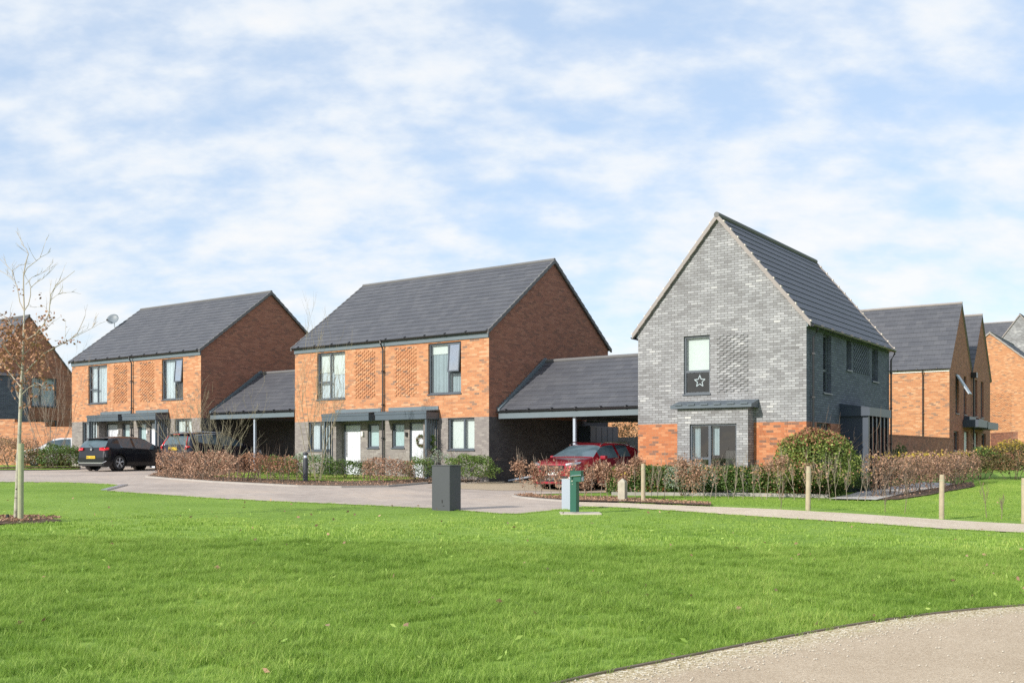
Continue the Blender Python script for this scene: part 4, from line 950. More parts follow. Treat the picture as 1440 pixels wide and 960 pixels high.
ESTATE = dict(L=4.62, W=1.88, wf=.90, wr=3.68, r=.36, paint='carnavy', brk={1.12, 1.9, 2.8, 2.9, 3.7, 4.2, 4.45}, dz=.05,
    top=[(0,.6),(.04,.85),(.3,.96),(.9,1.04),(1.2,1.10),(1.6,1.38),(1.95,1.56),(2.4,1.63),(3.0,1.65),(3.7,1.63),(4.15,1.58),(4.3,1.50),(4.42,1.30),(4.55,1.10),(4.60,1.0),(4.62,.6)],
    belt=[(0,.58),(.04,.78),(.3,.88),(1.2,1.03),(2.2,1.08),(3.6,1.14),(4.1,1.22),(4.4,1.16),(4.62,.58)],
    side=[(1.5,2.75),(2.86,3.66),(3.73,4.12)], ws=(1.26,1.92), rw=(4.29,4.52), mir=1.6, mirz=1.06, handles=(2.6,3.5), hz=.94, doors=(1.45,2.8,3.72))
h2, X, HW, L = car('estate_car', at(301, 46.4), R(59), 'dark blue estate car with chrome roof rails parked behind the brown beech hedge', ESTATE)
for s in (1, -1):
    mb = MB(); mb.tube([(X(4.33), s*.60, 1.48), (X(4.43), s*.66, 1.30), (X(4.51), s*.725, 1.14), (X(4.565), s*.76, 1.03), (X(4.58), s*.74, .88)], [.016, .022, .034, .045, .04], 8)
    mb.tube([(X(4.56), s*.77, 1.0), (X(4.40), s*.865, 1.0)], [.05, .03], 8); mb.build('tail_lamp', M['tail'], h2, smooth=True)
    mb = MB(); mb.tube([(X(2.0), s*.56, 1.57), (X(2.2), s*.57, 1.65), (X(3.9), s*.57, 1.67), (X(4.15), s*.56, 1.59)], .018, 6); mb.build('roof_rail', M['chrome'], h2)
    mb = MB(); mb.tube([(X(1.5), s*.90, 1.05), (X(2.8), s*.90, 1.10), (X(3.7), s*.90, 1.155), (X(4.12), s*.865, 1.24), (X(4.05), s*.74, 1.50), (X(3.0), s*.65, 1.58), (X(2.0), s*.665, 1.5), (X(1.5), s*.78, 1.27)], .012, 5); mb.build('window_trim', M['chrome'], h2)
plate(h2, X(4.635), .93, 'yplate')
mb = MB(); mb.box(X(4.42), X(4.1), -.62, .62, 1.535, 1.575); mb.build('roof_spoiler', M['carnavy'], h2, bevel=.01)
mb = MB(); mb.box(X(4.424), X(4.415), -.2, .2, 1.54, 1.56); mb.build('brake_light', M['tail'], h2)
tc = bpy.data.curves.new('tailgate lettering', 'FONT'); tc.body = 'VOLVO'; tc.size = .11; tc.extrude = .004; tc.align_x = 'CENTER'; tc.space_character = 1.9
to = bpy.data.objects.new('tailgate_lettering', tc); COL.objects.link(to); to.parent = h2; to.location = (X(4.627), 0, 1.03); to.rotation_euler = (R(90), 0, R(-90)); tc.materials.append(M['chrome'])
bpy.context.view_layer.update(); tm_ = bpy.data.meshes.new_from_object(to.evaluated_get(bpy.context.evaluated_depsgraph_get())); t2 = bpy.data.objects.new('lettering', tm_); COL.objects.link(t2); t2.parent = h2; t2.location = to.location; t2.rotation_euler = to.rotation_euler
if not tm_.materials: tm_.materials.append(M['chrome'])
bpy.data.objects.remove(to)

SUV = dict(L=4.38, W=1.83, wf=.88, wr=3.53, r=.35, paint='carred', brk={1.1, 1.85, 2.7, 2.8, 3.6, 4.1}, nose=.7, dz=.03,
    top=[(0,.62),(.05,.84),(.25,.93),(.7,1.0),(1.12,1.06),(1.5,1.29),(1.9,1.49),(2.3,1.56),(3.0,1.575),(3.6,1.54),(4.0,1.46),(4.15,1.3),(4.28,1.08),(4.34,.95),(4.38,.6)],
    belt=[(0,.6),(.05,.78),(.3,.86),(1.12,.99),(2.2,1.05),(3.5,1.12),(4.1,1.15),(4.38,.58)],
    side=[(1.5,2.65),(2.76,3.5)], ws=(1.2,1.88), rw=(4.03,4.26), mir=1.55, mirz=1.0, handles=(2.5,3.4), hz=.88, doors=(1.4,2.7,3.6))
h3, X, HW, L = car('red_car', (2.58, 34.85), R(233.3), 'dark red car with silver roof rails facing the path under the right carport', SUV)
for s in (1, -1):
    mb = MB(); mb.add([(X(.02), s*.50, .78), (X(.05), s*.74, .80), (X(.30), s*.87, .86), (X(.40), s*.86, .93), (X(.12), s*.72, .90), (X(.04), s*.50, .86), (X(.3), s*.5, .78), (X(.5), s*.8, .86), (X(.5), s*.78, .9), (X(.3), s*.5, .86)],
                  [(0,1,4,5), (1,2,3,4), (6,9,8,7), (0,6,7,2,1), (5,4,3,8,9), (0,5,9,6), (2,7,8,3)]); mb.build('headlamp', M['lamp'], h3)
    mb = MB(); mb.tube([(X(1.95), s*.60, 1.50), (X(2.15), s*.62, 1.60), (X(3.6), s*.61, 1.60), (X(3.85), s*.60, 1.50)], .022, 6); mb.build('roof_rail', M['chrome'], h3)
    mb = MB(); mb.tube([(X(.03), s*.35, .74), (X(-.0), s*.12, .64), (X(-.0), 0, .63)], .018, 6); mb.build('grille_trim', M['chrome'], h3)
mb = MB(); mb.box(X(.06), X(-.012), -.44, .44, .62, .80); mb.box(X(.1), X(-.008), -.62, .62, .26, .46); mb.build('grille', M['dark'], h3)
mb = MB(); mb.box(X(.1), X(-.02), -.66, .66, .34, .365); mb.build('bumper_trim', M['chrome'], h3)
plate(h3, X(-.02), .54, 'wplate')
mb = MB(); mb.box(X(1.14), X(1.1), -.6, .5, 1.045, 1.07); mb.build('wiper', M['dark'], h3); h3.scale = (1, 1, .955)

DK = dict(HATCH); DK['paint'] = 'cargrey'
h4, X, HW, L = car('dark_car', (6.05, 40.9), R(233.3), 'dark grey green car half hidden behind the red car under the right carport', DK)
mb = MB()
for s in (1, -1): mb.box(X(.2), X(.03), s*.66-.14, s*.66+.14, .62, .74)
mb.build('headlamp', M['lamp'], h4); plate(h4, X(-.015), .45, 'wplate')
WH = dict(HATCH); WH['paint'] = 'carwhite'
h5, X, HW, L = car('white_car', at(86, 54), R(205), 'white hatchback half hidden behind bushes at the far left', WH)
mb = MB()
for s in (1, -1): mb.box(X(.25), X(.03), s*.64-.15, s*.64+.15, .60, .74)
mb.build('headlamp', M['lamp'], h5)
mb = MB(); mb.box(X(.1), X(-.012), -.5, .5, .28, .5); mb.build('grille', M['dark'], h5); plate(h5, X(-.02), .42, 'wplate')

# ------------------------------------------------------------------ street furniture
def place(name, px, py=None, Y=None, rz=0., off=0., **k):
    x, y = G(px, py) if Y is None else at(px, Y)
    return empty(name, (x, y, tz(x, y)+off), rz, **k)
c = place('utility_cabinet', 624, 717.5, rz=R(-33), label='tall dark grey metal cabinet standing at the edge of the lawn', cat='cabinet')
mb = MB(); mb.box(-.25, .25, -.11, .31, -.2, .985); mb.build('cabinet_body', M['cab'], c, bevel=.008)
mb = MB(); mb.box(-.262, .262, -.122, .322, .986, 1.01); mb.build('lid', M['cab'], c, bevel=.006)
mb = MB(); mb.box(-.235, .235, -.1125, -.1105, .02, .96); mb.build('door_panel', M['cab'], c)
mb = MB(); mb.box(.03, .05, -.121, -.112, .17, .24); mb.box(.055, .10, -.118, -.112, .10, .115); mb.build('lock', M['dark'], c)
sl = place('concrete_slab', 816, 722.3, label='thin pale concrete slab set in the grass under the green post', cat='slab', off=.03)
mb = MB(); mb.box(-.44, .44, -.33, .33, -.1, -.006); mb.build('slab', M['concrete'], sl, bevel=.01)
gpY = G(808, 722.5)
gp = empty('water_post', (gpY[0], gpY[1], tz(*gpY)+.055), R(-30), label='dark green square post with chrome tap and small side box', cat='post')
mb = MB(); mb.box(-.075, .075, -.075, .075, -.01, .98); mb.build('post_body', M['green'], gp, bevel=.006)
mb = MB(); mb.box(.02, .19, -.08, .06, .72, .97); mb.box(-.08, .20, -.085, .08, .971, .99); mb.build('side_box', M['green'], gp, bevel=.006)
mb = MB(); mb.box(.191, .208, -.05, .04, .74, .85); mb.build('notice_plate', M['paleblue'], gp)
mb = MB(); mb.tube([(-.02, -.08, .84), (-.04, -.16, .84), (-.05, -.17, .79)], .018, 8); mb.tube([(-.02, -.10, .86), (.20, -.12, .88)], .014, 6); mb.lathe([(.022, -.01), (.022, .01)], 12, c=(-.02, -.078, .74), axis='y'); mb.lathe([(.012, -.01), (.012, .01)], 10, c=(-.01, -.078, .66), axis='y'); mb.tube([(-.03, 0, .99), (.0, -.02, 1.05)], .012, 6); mb.build('tap', M['chrome'], gp); gp.scale = (1, 1, .89)
pp = place('panel', 797, 716.5, rz=R(-25), label='narrow pale blue grey upright panel just behind the green post', cat='panel')
mb = MB(); mb.box(-.115, .115, -.03, .03, -.2, .70); mb.build('board', M['paleblue'], pp, bevel=.004)
mb = MB(); mb.box(-.117, .117, -.032, .032, .701, .713); mb.build('cap', M['steel'], pp)
bl = place('bollard_light', 429.5, Y=35.3, label='grey round bollard light at the bed edge in front of the middle houses', cat='bollard', off=.04)
mb = MB(); mb.lathe([(.085, -.1), (.085, .76), (.08, .78)], 20); mb.build('post_tube', M['cab'], bl, smooth=False)
mb = MB(); mb.lathe([(.055, .78), (.07, .80), (.055, .90)], 16); mb.build('lamp', M['chrome'], bl)
mb = MB(); mb.lathe([(.088, .89), (.09, .95), (.075, .985), (.03, 1.0)], 20); mb.build('cap', M['cab'], bl, smooth=True)
sb = place('oak_bollard', 875.5, 706.3, rz=R(-28), label='short pale square bollard with pointed top beside the gravel path', cat='bollard', off=.0)
mb = MB(); h = .55; mb.add([(-.1,-.1,-.1), (.1,-.1,-.1), (.1,.1,-.1), (-.1,.1,-.1), (-.1,-.1,h), (.1,-.1,h), (.1,.1,h), (-.1,.1,h), (0,0,h+.10)],
    [(0,1,5,4), (1,2,6,5), (2,3,7,6), (3,0,4,7), (4,5,8), (5,6,8), (6,7,8), (7,4,8), (3,2,1,0)]); mb.build('bollard_body', M['woodstone'], sb, bevel=.008)
def rpost(px, py, lab, h=1.0, lean=0.):
    p = place('timber_post', px, py, label=lab, cat='post', group='round timber posts along the gravel path')
    mb = MB(); n = 7; mb.tube([(lean*i/n, .004*math.sin(i+px), -.15+(h+.15)*i/n) for i in range(n+1)], [.058-.002*i/n for i in range(n)]+[.050], 14)
    mb.build('pole', M['woodpost'], p); mb = MB(); mb.tube([(lean*.85, 0, h*.86), (lean*.87, 0, h*.885)], .0605, 14); mb.build('wire_groove', M['stake'], p)
rpost(904.5, 707.5, 'round timber post right beside the short oak bollard', 1.04)
rpost(1136, 718, 'round timber post in front of the red tipped round bush', 1.03, .02)
rpost(1324, 730, 'round timber post standing before open lawn right of the beech hedge', 1.0, .01)
rpost(1440, 737, 'round timber post cut by the right edge of the picture', 1.02, .0)
# grey pole with tilted board by the gable foot
bp = empty('parking_barrier', (.15, 37.2, tz(.15, 37.2)+.04), AZ+R(50), label='fallen grey pole with tilted pale board at the foot of the dark brick gable', cat='barrier')
mb = MB(); mb.tube([(-.3, 0, .04), (1.1, -.1, .30)], .035, 8); mb.build('pole', M['post'], bp)
mb = MB(); mb.add([(.85, -.35, .02), (1.05, -.32, .02), (.85, -.22, .46), (.65, -.25, .46), (.86, -.31, .02), (1.06, -.28, .02), (.86, -.18, .46), (.66, -.21, .46)], [(0,1,2,3), (7,6,5,4), (0,4,5,1), (1,5,6,2), (2,6,7,3), (3,7,4,0)]); mb.build('board', M['post'], bp)
mb = MB(); mb.box(-.4, -.15, -.1, .1, -.05, .04); mb.build('foot', M['dark'], bp)

# ------------------------------------------------------------------ vegetation helpers
def leaves(name, P, size, mat, parent=None, flat=.0, aspect=.6):
    """one small folded leaf per point"""
    n = len(P); P = np.asarray(P); s = size*RNG.uniform(.6, 1.25, n)
    a = RNG.normal(size=(n, 3)); a[:, 2] *= (1-flat*.6); a /= np.linalg.norm(a, axis=1, keepdims=True)
    b = RNG.normal(size=(n, 3)); b -= (b*a).sum(1, keepdims=True)*a; b /= np.linalg.norm(b, axis=1, keepdims=True)
    c = np.cross(a, b); S = s[:, None]
    v0 = P-a*S*.5; v2 = P+a*S*.5; v1 = P+b*S*.5*aspect+c*S*.12; v3 = P-b*S*.5*aspect+c*S*.12
    V = np.stack([v0, v1, v2, v3], 1).reshape(-1, 3)
    me = bpy.data.meshes.new(name); me.vertices.add(4*n); me.vertices.foreach_set('co', V.ravel().astype(np.float32))
    me.loops.add(4*n); me.loops.foreach_set('vertex_index', np.arange(4*n, dtype=np.int32)); me.polygons.add(n)
    me.polygons.foreach_set('loop_start', np.arange(0, 4*n, 4, dtype=np.int32)); me.polygons.foreach_set('loop_total', np.full(n, 4, np.int32))
    me.update(); me.validate(); me.materials.append(mat)
    o = bpy.data.objects.new(name, me); COL.objects.link(o); o.parent = parent; return o
def branchy(mb, p, d, L, r, depth, tips, spread=.5, up=.15, kids_=3, seg=4, wob=.12):
    p = Vector(p); d = Vector(d).normalized(); pts = [p.copy()]; rad = [r]
    for i in range(seg):
        d = (d + Vector((random.gauss(0, wob), random.gauss(0, wob), random.gauss(0, wob)+up*.3))).normalized()
        p = p + d*L/seg; pts.append(p.copy()); rad.append(r*(1-.62*(i+1)/seg))
    mb.tube(pts, rad, 5 if r > .012 else 4 if r > .006 else 3, cap=False)
    tips.extend(pts[1:])
    if depth > 0:
        for k in range(kids_):
            t = random.uniform(.25, 1.)*seg; i = min(seg-1, int(t)); q = pts[i].lerp(pts[i+1], t-i)
            a = random.uniform(0, 6.28); side = d.cross(Vector((math.cos(a), math.sin(a), .3))).normalized()
            branchy(mb, q, d*(1-spread*.5)+side*spread+Vector((0, 0, up)), L*random.uniform(.4, .7), max(.0035, rad[i]*.6), depth-1, tips, spread, up, kids_, seg, wob)
def hedge_pts(line, w, h, n, z0=.12, lump=.18, top=.12, solid=False):
    """points through a hedge's volume, denser at the skin, uneven in height and width"""
    line = [np.array(p) for p in line]; seg = [np.linalg.norm(line[i+1]-line[i]) for i in range(len(line)-1)]; cum = np.concatenate([[0], np.cumsum(seg)]); T = cum[-1]
    t = RNG.uniform(0, T, n); i = np.clip(np.searchsorted(cum, t)-1, 0, len(seg)-1); f = (t-cum[i])/np.array(seg)[i]
    A = np.array(line)[i]; B = np.array(line)[i+1]; P = A+(B-A)*f[:, None]; D = (B-A)/np.linalg.norm(B-A, axis=1, keepdims=True); Nn = np.stack([-D[:, 1], D[:, 0]], 1)
    ph = RNG.uniform(0, 6, 4); hh = h*(1+lump*.5*(np.sin(t*1.9+ph[0])*.5+np.sin(t*4.7+ph[1])*.35+np.sin(t*9.3+ph[2])*.25)); ww = w*(1+lump*(np.sin(t*2.6+ph[3])*.5+np.sin(t*6.1+ph[0])*.3))
    u = RNG.uniform(-1, 1, n); u = np.sign(u)*np.abs(u)**.55; v = RNG.uniform(0, 1, n)**.75
    ends = np.clip(np.minimum(t, T-t)/(w*.5), 0, 1); sh = np.sqrt(np.clip(1-(np.clip(v-.6, 0, 1)/.4)**2*.55, 0, 1))
    off = u*ww*.5*sh*(.45+.55*np.sqrt(ends)); x = P[:, 0]+Nn[:, 0]*off; y = P[:, 1]+Nn[:, 1]*off
    z = z0+v*(hh-z0)*(.8+.2*np.sqrt(ends)) + RNG.normal(0, top*.25, n)
    k = noise_keep(x, y, z, 3.2, .36) | solid
    x, y, z = x[k], y[k], z[k]
    return np.stack([x, y, terrain(x, y)+np.maximum(z, .03)], 1)
_ph = RNG.uniform(0, 6.28, 24)
def noise_keep(x, y, z, f, cut):
    s = sum(np.sin(f*(x*math.cos(i*1.1)+y*math.sin(i*1.1))*(1+.35*i)+_ph[i])*np.cos(f*z*(1.1+.3*i)+_ph[i+8]) for i in range(5))/5
    return RNG.uniform(0, 1, len(x)) < np.clip((s+.62)/cut/1.4, .22, 1)
def hedge(name, label, pxl, w, h, n, mat, size=.06, cat='hedge', group=None, stems=0, stemmat='bark', z0=.12, extra=None, **k):
    line = [G(*p) if not isinstance(p[0], float) else p for p in pxl]; c = line[0]
    r = empty(name, (c[0], c[1], tz(*c)), 0, label=label, cat=cat, group=group)
    def place_(o): o.location = (-c[0], -c[1], -tz(*c)); return o
    place_(leaves('foliage', hedge_pts(line, w, h, n, z0, **k), size, M[mat], r))
    if extra: place_(leaves('foliage', hedge_pts(line, w, h*extra[2] if len(extra) > 2 else h, extra[1], z0 if len(extra) < 4 else extra[3]), size, M[extra[0]], r))
    if stems:
        mb = MB(); T = [np.array(p) for p in line]
        for i in range(stems):
            j = random.randrange(len(T)-1); f = random.random(); p = T[j]+(T[j+1]-T[j])*f; q = Vector((p[0]+random.uniform(-w, w)*.35, p[1]+random.uniform(-w, w)*.35, tz(*p)-.03)); tips = []
            branchy(mb, q, (random.gauss(0, .18), random.gauss(0, .18), 1), h*random.uniform(.75, 1.12), .013, 1, tips, .45, .3, 3, 4, .1)
        o = mb.build('stems', M[stemmat], r, uv=False); place_(o)
    return r
def blob(n, c, rx, ry, rz_, lump=.12, inner=.35):
    d = RNG.normal(size=(n, 3)); d /= np.linalg.norm(d, axis=1, keepdims=True); d[:, 2] = np.where(d[:, 2] < -.55, -d[:, 2], d[:, 2])
    rr = 1-inner*RNG.uniform(0, 1, n)**2
    l = 1+lump*(np.sin(d[:, 0]*5+_ph[1])*np.cos(d[:, 1]*4+_ph[2])+.6*np.sin(d[:, 2]*9+_ph[3]+d[:, 0]*7))
    rr = rr*l+RNG.normal(0, .03, n)
    return np.stack([c[0]+d[:, 0]*rr*rx, c[1]+d[:, 1]*rr*ry, c[2]+d[:, 2]*rr*rz_], 1)
def shrub(label, px, py, w, h, n, mats, size=.07, name='shrub', cat='shrub', group=None, d=None, Y=None, lump=.14, stems=6):
    x, y = G(px, py) if Y is None else at(px, Y); z = tz(x, y)
    r = empty(name, (x, y, z), 0, label=label, cat=cat, group=group); d = d or w
    P = blob(n, (0, 0, h*.48), w/2, d/2, h*.52, lump); P = P[noise_keep(P[:, 0]+x, P[:, 1]+y, P[:, 2], 4.5, .3)]; P[:, 2] = np.maximum(P[:, 2], .03)
    if isinstance(mats, str): mats = [(mats, 1.)]
    top = P[:, 2]/h + RNG.normal(0, .12, len(P)); i0 = 0
    if len(mats) == 1: leaves('foliage', P, size, M[mats[0][0]], r)
    else:
        k = top > 1-mats[1][1]; leaves('foliage', P[~k], size, M[mats[0][0]], r); leaves('foliage', P[k], size, M[mats[1][0]], r)
    mb = MB(); tips = []
    for i in range(stems):
        a = random.uniform(0, 6.28); branchy(mb, (math.cos(a)*w*.1, math.sin(a)*d*.1, -.03), (math.cos(a)*.5, math.sin(a)*.5, 1), h*.9, .014, 2, tips, .6, .2, 3, 3)
    mb.build('stems', M['bark'], r, uv=False); return r

# ---- hedges and shrubs in the middle bed
hedge('beech_hedge', 'dense brown beech hedge in front of the estate car', [(226,671.5),(280,675.5),(335,679)], .7, .96, 5200, 'beech', .07, stems=42, lump=.28, group='brown beech hedges')
hedge('beech_hedge', 'thin rust brown beech hedge between estate car and bollard light', [(338,677),(372,679),(418,680)], .5, .92, 1900, 'beechred', .07, stems=30, z0=.35, group='brown beech hedges')
def bare_shrub(label, px, py, h, nst, mat, spread=.5, Y=None, r0=.022, leavesn=0, up=.35, group='bare many stemmed shrubs'):
    x, y = G(px, py) if Y is None else at(px, Y); z = tz(x, y)
    r = empty('bare_shrub', (x, y, z), 0, label=label, cat='shrub', group=group); mb = MB(); tips = []
    for i in range(nst):
        a = 6.28*i/nst+random.uniform(-.3, .3); k = random.uniform(.35, 1)*spread
        branchy(mb, (math.cos(a)*.07, math.sin(a)*.07, -.03), (math.cos(a)*k, math.sin(a)*k, 1), h*random.uniform(.68, .95), r0*random.uniform(.75, 1.1), 3 if h > 1.8 else 2, tips, .42, up, 3, 5, .10)
    mb.build('stems', M[mat], r, uv=False)
    if leavesn:
        T = np.array([tuple(t) for t in random.sample(tips, min(len(tips), leavesn))]); leaves('foliage', T+RNG.normal(0, .02, T.shape), .06, M['yellow'], r)
    return r
bare_shrub('large bare shrub fanning out of the dense brown hedge before the estate car', 289, 672, 2.9, 15, 'olive', 1.25, r0=.021, up=.2)
bare_shrub('slender bare shrub beside the bollard light', 447, 677, 4.0, 8, 'olive', .34, r0=.015, up=.4)
bare_shrub('bare grey shrub behind the bushes at the far left, before the garden wall', 70, 656, 3.9, 10, 'twig', .65, Y=50, r0=.018)
shrub('low yellow green shrub left of the bollard light', 392, 676, 1.5, .85, 2100, 'greenleaf', .065, Y=37.3)
shrub('tangled olive shrub right behind the bollard light', 437, 676, 2.1, .95, 2600, [('greenleaf', 1), ('pale', .15)], .065, Y=37.0)
shrub('low dark green shrub before the pale grey door', 492, 676, 2.3, .72, 2600, 'darkleaf', .06, Y=37.4, d=1.2)
hedge('beech_hedge', 'short brown beech hedge under the downpipe of the middle houses', [(512,678),(548,679.5),(582,679)], .6, .82, 2300, 'beech', .065, stems=14, group='brown beech hedges')
shrub('green shrub just left of the tall grey cabinet', 590, 677, 1.25, .85, 2000, 'greenleaf', .06, Y=36.7)
shrub('big rounded green shrub at the corner of the middle houses', 662, 678, 1.95, 1.0, 4200, 'greenleaf', .065, Y=36.4, d=1.3)
shrub('pale silvery shrub behind the tall grey cabinet', 622, 676, 1.9, 1.05, 1500, 'pale', .05, Y=37.3, d=.9, lump=.2)
# topiary by the door, wreath on the door
tp = empty('topiary', loc_in((-.831, 37.4, .70), AZ, (-2.36, -.35, 0)), 0, label='small dark green spiral topiary in a pot beside the slatted porch screen', cat='plant')
mb = MB(); mb.lathe([(.12, 0), (.16, .3), (.17, .32), (.14, .31)], 16); mb.build('pot', M['cab'], tp)
P = []
for i in range(900):
    t = random.random(); a = t*16; rr = .16*(1-t*.55); P.append((math.cos(a)*rr*.5+random.gauss(0, .045), math.sin(a)*rr*.5+random.gauss(0, .045), .95+t*.75))
leaves('foliage', np.array(P), .045, M['darkleaf'], tp); mb = MB(); mb.tube([(0, 0, .3), (0, 0, 1.6)], .012, 6); mb.build('stem', M['bark'], tp)
wrp = empty('wreath', loc_in((-.831, 37.4, .70), AZ, (-3.30, .03, 1.50)), AZ, label='round wreath of red and pale berries hanging on the pale door', cat='wreath')
P = []
for i in range(420): a = random.uniform(0, 6.28); P.append((.19*math.cos(a)+random.gauss(0, .03), random.gauss(0, .02), .19*math.sin(a)+random.gauss(0, .03)))
P = np.array(P); leaves('greenery', P[:200], .06, M['darkleaf'], wrp); leaves('berries', P[200:], .05, M['beechred'], wrp)
leaves('pale_sprigs', P[::4]+RNG.normal(0, .01, P[::4].shape), .045, M['pale'], wrp)

# ---- saplings: one row before the red car, one row before the grey house
def sapling(x, y, h, nl, mat, lab, group, spread=.22, low=.25, yl=0, stemm='twig', lean=0.):
    z = tz(x, y); r = empty('beech_sapling', (x, y, z), 0, label=lab, cat='sapling', group=group); mb = MB(); tips = []
    branchy(mb, (0, 0, -.03), (random.gauss(lean, .12), random.gauss(0, .12), 1), h*.95, .0095, 2, tips, .42, .45, 5, 5, .07)
    mb.build('stem', M[stemm], r, uv=False)
    T = np.array([tuple(t) for t in tips if t.z > low*h])
    if nl and len(T):
        i = RNG.integers(0, len(T), nl); P = T[i]+RNG.normal(0, spread*.38, (nl, 3)); P[:, 2] = np.clip(P[:, 2], .1, h*1.05+RNG.normal(0, .09, nl)); leaves('foliage', P, .062, M[mat], r)
    if yl: i = RNG.integers(0, len(T), yl); P = T[i]; P[:, 2] = h*RNG.uniform(.88, 1.05, yl); P[:, :2] += RNG.normal(0, .12, (yl, 2)); leaves('yellow_leaves', P, .075, M['yellow'], r)
g1 = 'brown leaved saplings in the strip before the red car'
for i, px in enumerate(np.linspace(739, 893, 14)):
    py = float(np.interp(px, [739, 893], [698.8, 703.5])); x, y = G(px+random.uniform(-3, 3), py)
    sapling(x, y, random.uniform(.78, 1.08)*(1. if i in (0, 1) or i > 8 else .82), 620 if i in (0, 1, 9, 10, 11, 12, 13) else 330, 'beech', 'brown leaved sapling in the leafy strip in front of the red car', g1, .22, .42 if i < 9 else .3, 22 if i in (9, 11, 12) else 0)
g2 = 'sparse saplings along the green hedge of the grey house'
for i, px in enumerate([*np.linspace(912, 1215, 26)]):
    py = float(np.interp(px, [912, 1215], [699.5, 704.5])); x, y = G(px+random.uniform(-4, 4), py)
    n = 800 if i in (4, 5) else 380 if i in (14, 16) else random.choice((10, 25, 60, 110))
    sapling(x, y, random.uniform(.72, .98)*(1.2 if n > 300 else 1), n, 'beech', 'thin sapling in the row along the low green hedge of the grey house', g2, .26, .15 if n > 100 else .5, 5 if i in (8, 11, 13, 24, 25) else 0, lean=random.choice((-.1, 0, .12)))
g3 = 'bare whips along the far side of the gravel path'
for px in (1098, 1245, 1272, 1388, 1408):
    py = float(np.interp(px, [1098, 1450], [716, 733])); x, y = G(px, py-random.uniform(0, 3)); sapling(x, y, random.uniform(.4, .75), 3, 'beech', 'leafless thin whip between the timber posts', g3, .1, .5, 0, 'bark')
hedge('green_hedge', 'low clipped dark green hedge along the grey house', [(852,694.5),(940,695),(1040,695.8),(1190,698)], .75, .86, 26000, 'darkleaf', .08, lump=.06, solid=True, z0=.02)
hedge('green_hedge', 'small dark green hedge between round bush and porch', [(1190,694),(1222,692)], .5, .62, 900, 'darkleaf', .06)
shrub('large round bush with red tips at the corner of the grey house', 1148, 697, 2.35, 1.98, 11000, [('photinia', 1.), ('photred', .13)], .085, Y=30.2, lump=.05)
shrub('silvery green mound under the bay window, left side', 962, 690, 1.15, .98, 1500, 'pale', .05, Y=31.2, group='silvery mounds under the bay window')
shrub('silvery green mound under the bay window, right side', 990, 690, .8, .93, 900, 'pale', .05, Y=31.4, group='silvery mounds under the bay window')
hedge('beech_hedge', 'long brown beech hedge along the house path on the right', [(1222,700),(1262,697),(1318,688),(1368,679.5)], .7, 1.17, 7000, 'beech', .075, stems=60, z0=.24, lump=.32, extra=('yellow', 260, 1.05, 1.15), group='brown beech hedges')
shrub('dark brown green bush at the twin gabled house, next to the long beech hedge', 1382, 674, 2.2, 1.25, 3000, [('olivebush', 1), ('greenleaf', .2)], .08, Y=43)
shrub('tall brown green bush with yellow top at the right edge', 1425, 674, 2.6, 1.55, 3800, [('olivebush', 1), ('yellow', .12)], .09, Y=42.5)
shrub('wide brown bush beyond the right edge bush', 1475, 676, 3.0, 1.6, 3000, 'olivebush', .09, Y=43)
shrub('small dark conifer behind the long beech hedge', 1266, 668, .7, 1.5, 1300, 'darkleaf', .06, Y=40, name='conifer', cat='conifer')
# ---- far left bushes
for i, (px, w, h, mt, lb) in enumerate([(-14, 3.6, 1.5, 'olivebush', 'brown bush at the left edge behind the tree stake'), (22, 2.6, 1.45, 'beech', 'reddish brown bush left of the young tree trunk'), (58, 2.2, .95, 'olivebush', 'low brown bush in front of the white car bonnet'),
                                        (84, 2.2, 1.15, 'darkleaf', 'dark green bush in front of the white car'), (104, 1.5, 1.0, 'olivebush', 'ragged olive bush beside the black hatchback')]):
    shrub(lb, px, 655, w, h, 2600, [(mt, 1), ('greenleaf', .15)] if mt == 'olivebush' else mt, .075, Y=48.5-(i % 2)*.8)
bare_shrub('twiggy thicket behind the timber fence seen through the right carport', 878, 640, 2.3, 9, 'bark', .5, Y=52, group=None)
hedge('green_hedge', 'dark hedge above the board fence behind the right carport', [at(835, 53.), at(905, 51.)], 1.0, 2.35, 3000, 'olivebush', .09)

# ---- young tree at the left
TY = 18.4
def tp_(px, py, dy=0.): return ((px-CXP)/FPX*(TY+dy), TY+dy, CAMZ+(HOR-py)/FPX*(TY+dy))
tb = tp_(22.8, 733); tzb = tz(tb[0], tb[1])
tree = empty('young_tree', (tb[0], tb[1], tzb), 0, label='slim young tree with whitish trunk and few brown leaves at the left', cat='tree')
mb = MB(); trunk = [(22.5, 740), (22.8, 715), (24, 690), (25.3, 655), (27, 620), (28.3, 585), (29.5, 550), (31.5, 515), (32.5, 487), (33.5, 460), (34, 437)]
mb.tube([tp_(*p) for p in trunk], [.046, .038, .036, .034, .032, .030, .027, .023, .019, .015, .011], 10)
o = mb.build('trunk', M['birch'], tree, smooth=True, uv=False); o.location = (-tb[0], -tb[1], -tzb)
mb = MB(); tips = []
def limb(pts, r0, dy0=0., dy1=0., tw=3, L=.35):
    n = len(pts); P = [tp_(x, y, dy0+(dy1-dy0)*i/(n-1)) for i, (x, y) in enumerate(pts)]
    R_ = [r0*(1-.7*i/(n-1)) for i in range(n)]; mb.tube(P, R_, 5, cap=False); tips.extend(Vector(p) for p in P[1:])
    for k in range(tw):
        i = random.randrange(n//2, n) if n > 2 else 1; i = max(1, i); a = Vector(P[i-1]); b = Vector(P[i]); q = a.lerp(b, random.random()); d = (b-a).normalized()
        branchy(mb, q, d+Vector((random.gauss(0, .5), random.gauss(0, .5), random.gauss(.2, .3))), L*random.uniform(.5, 1.1), .005, 1, tips, .4, .2, 2, 4, .1)
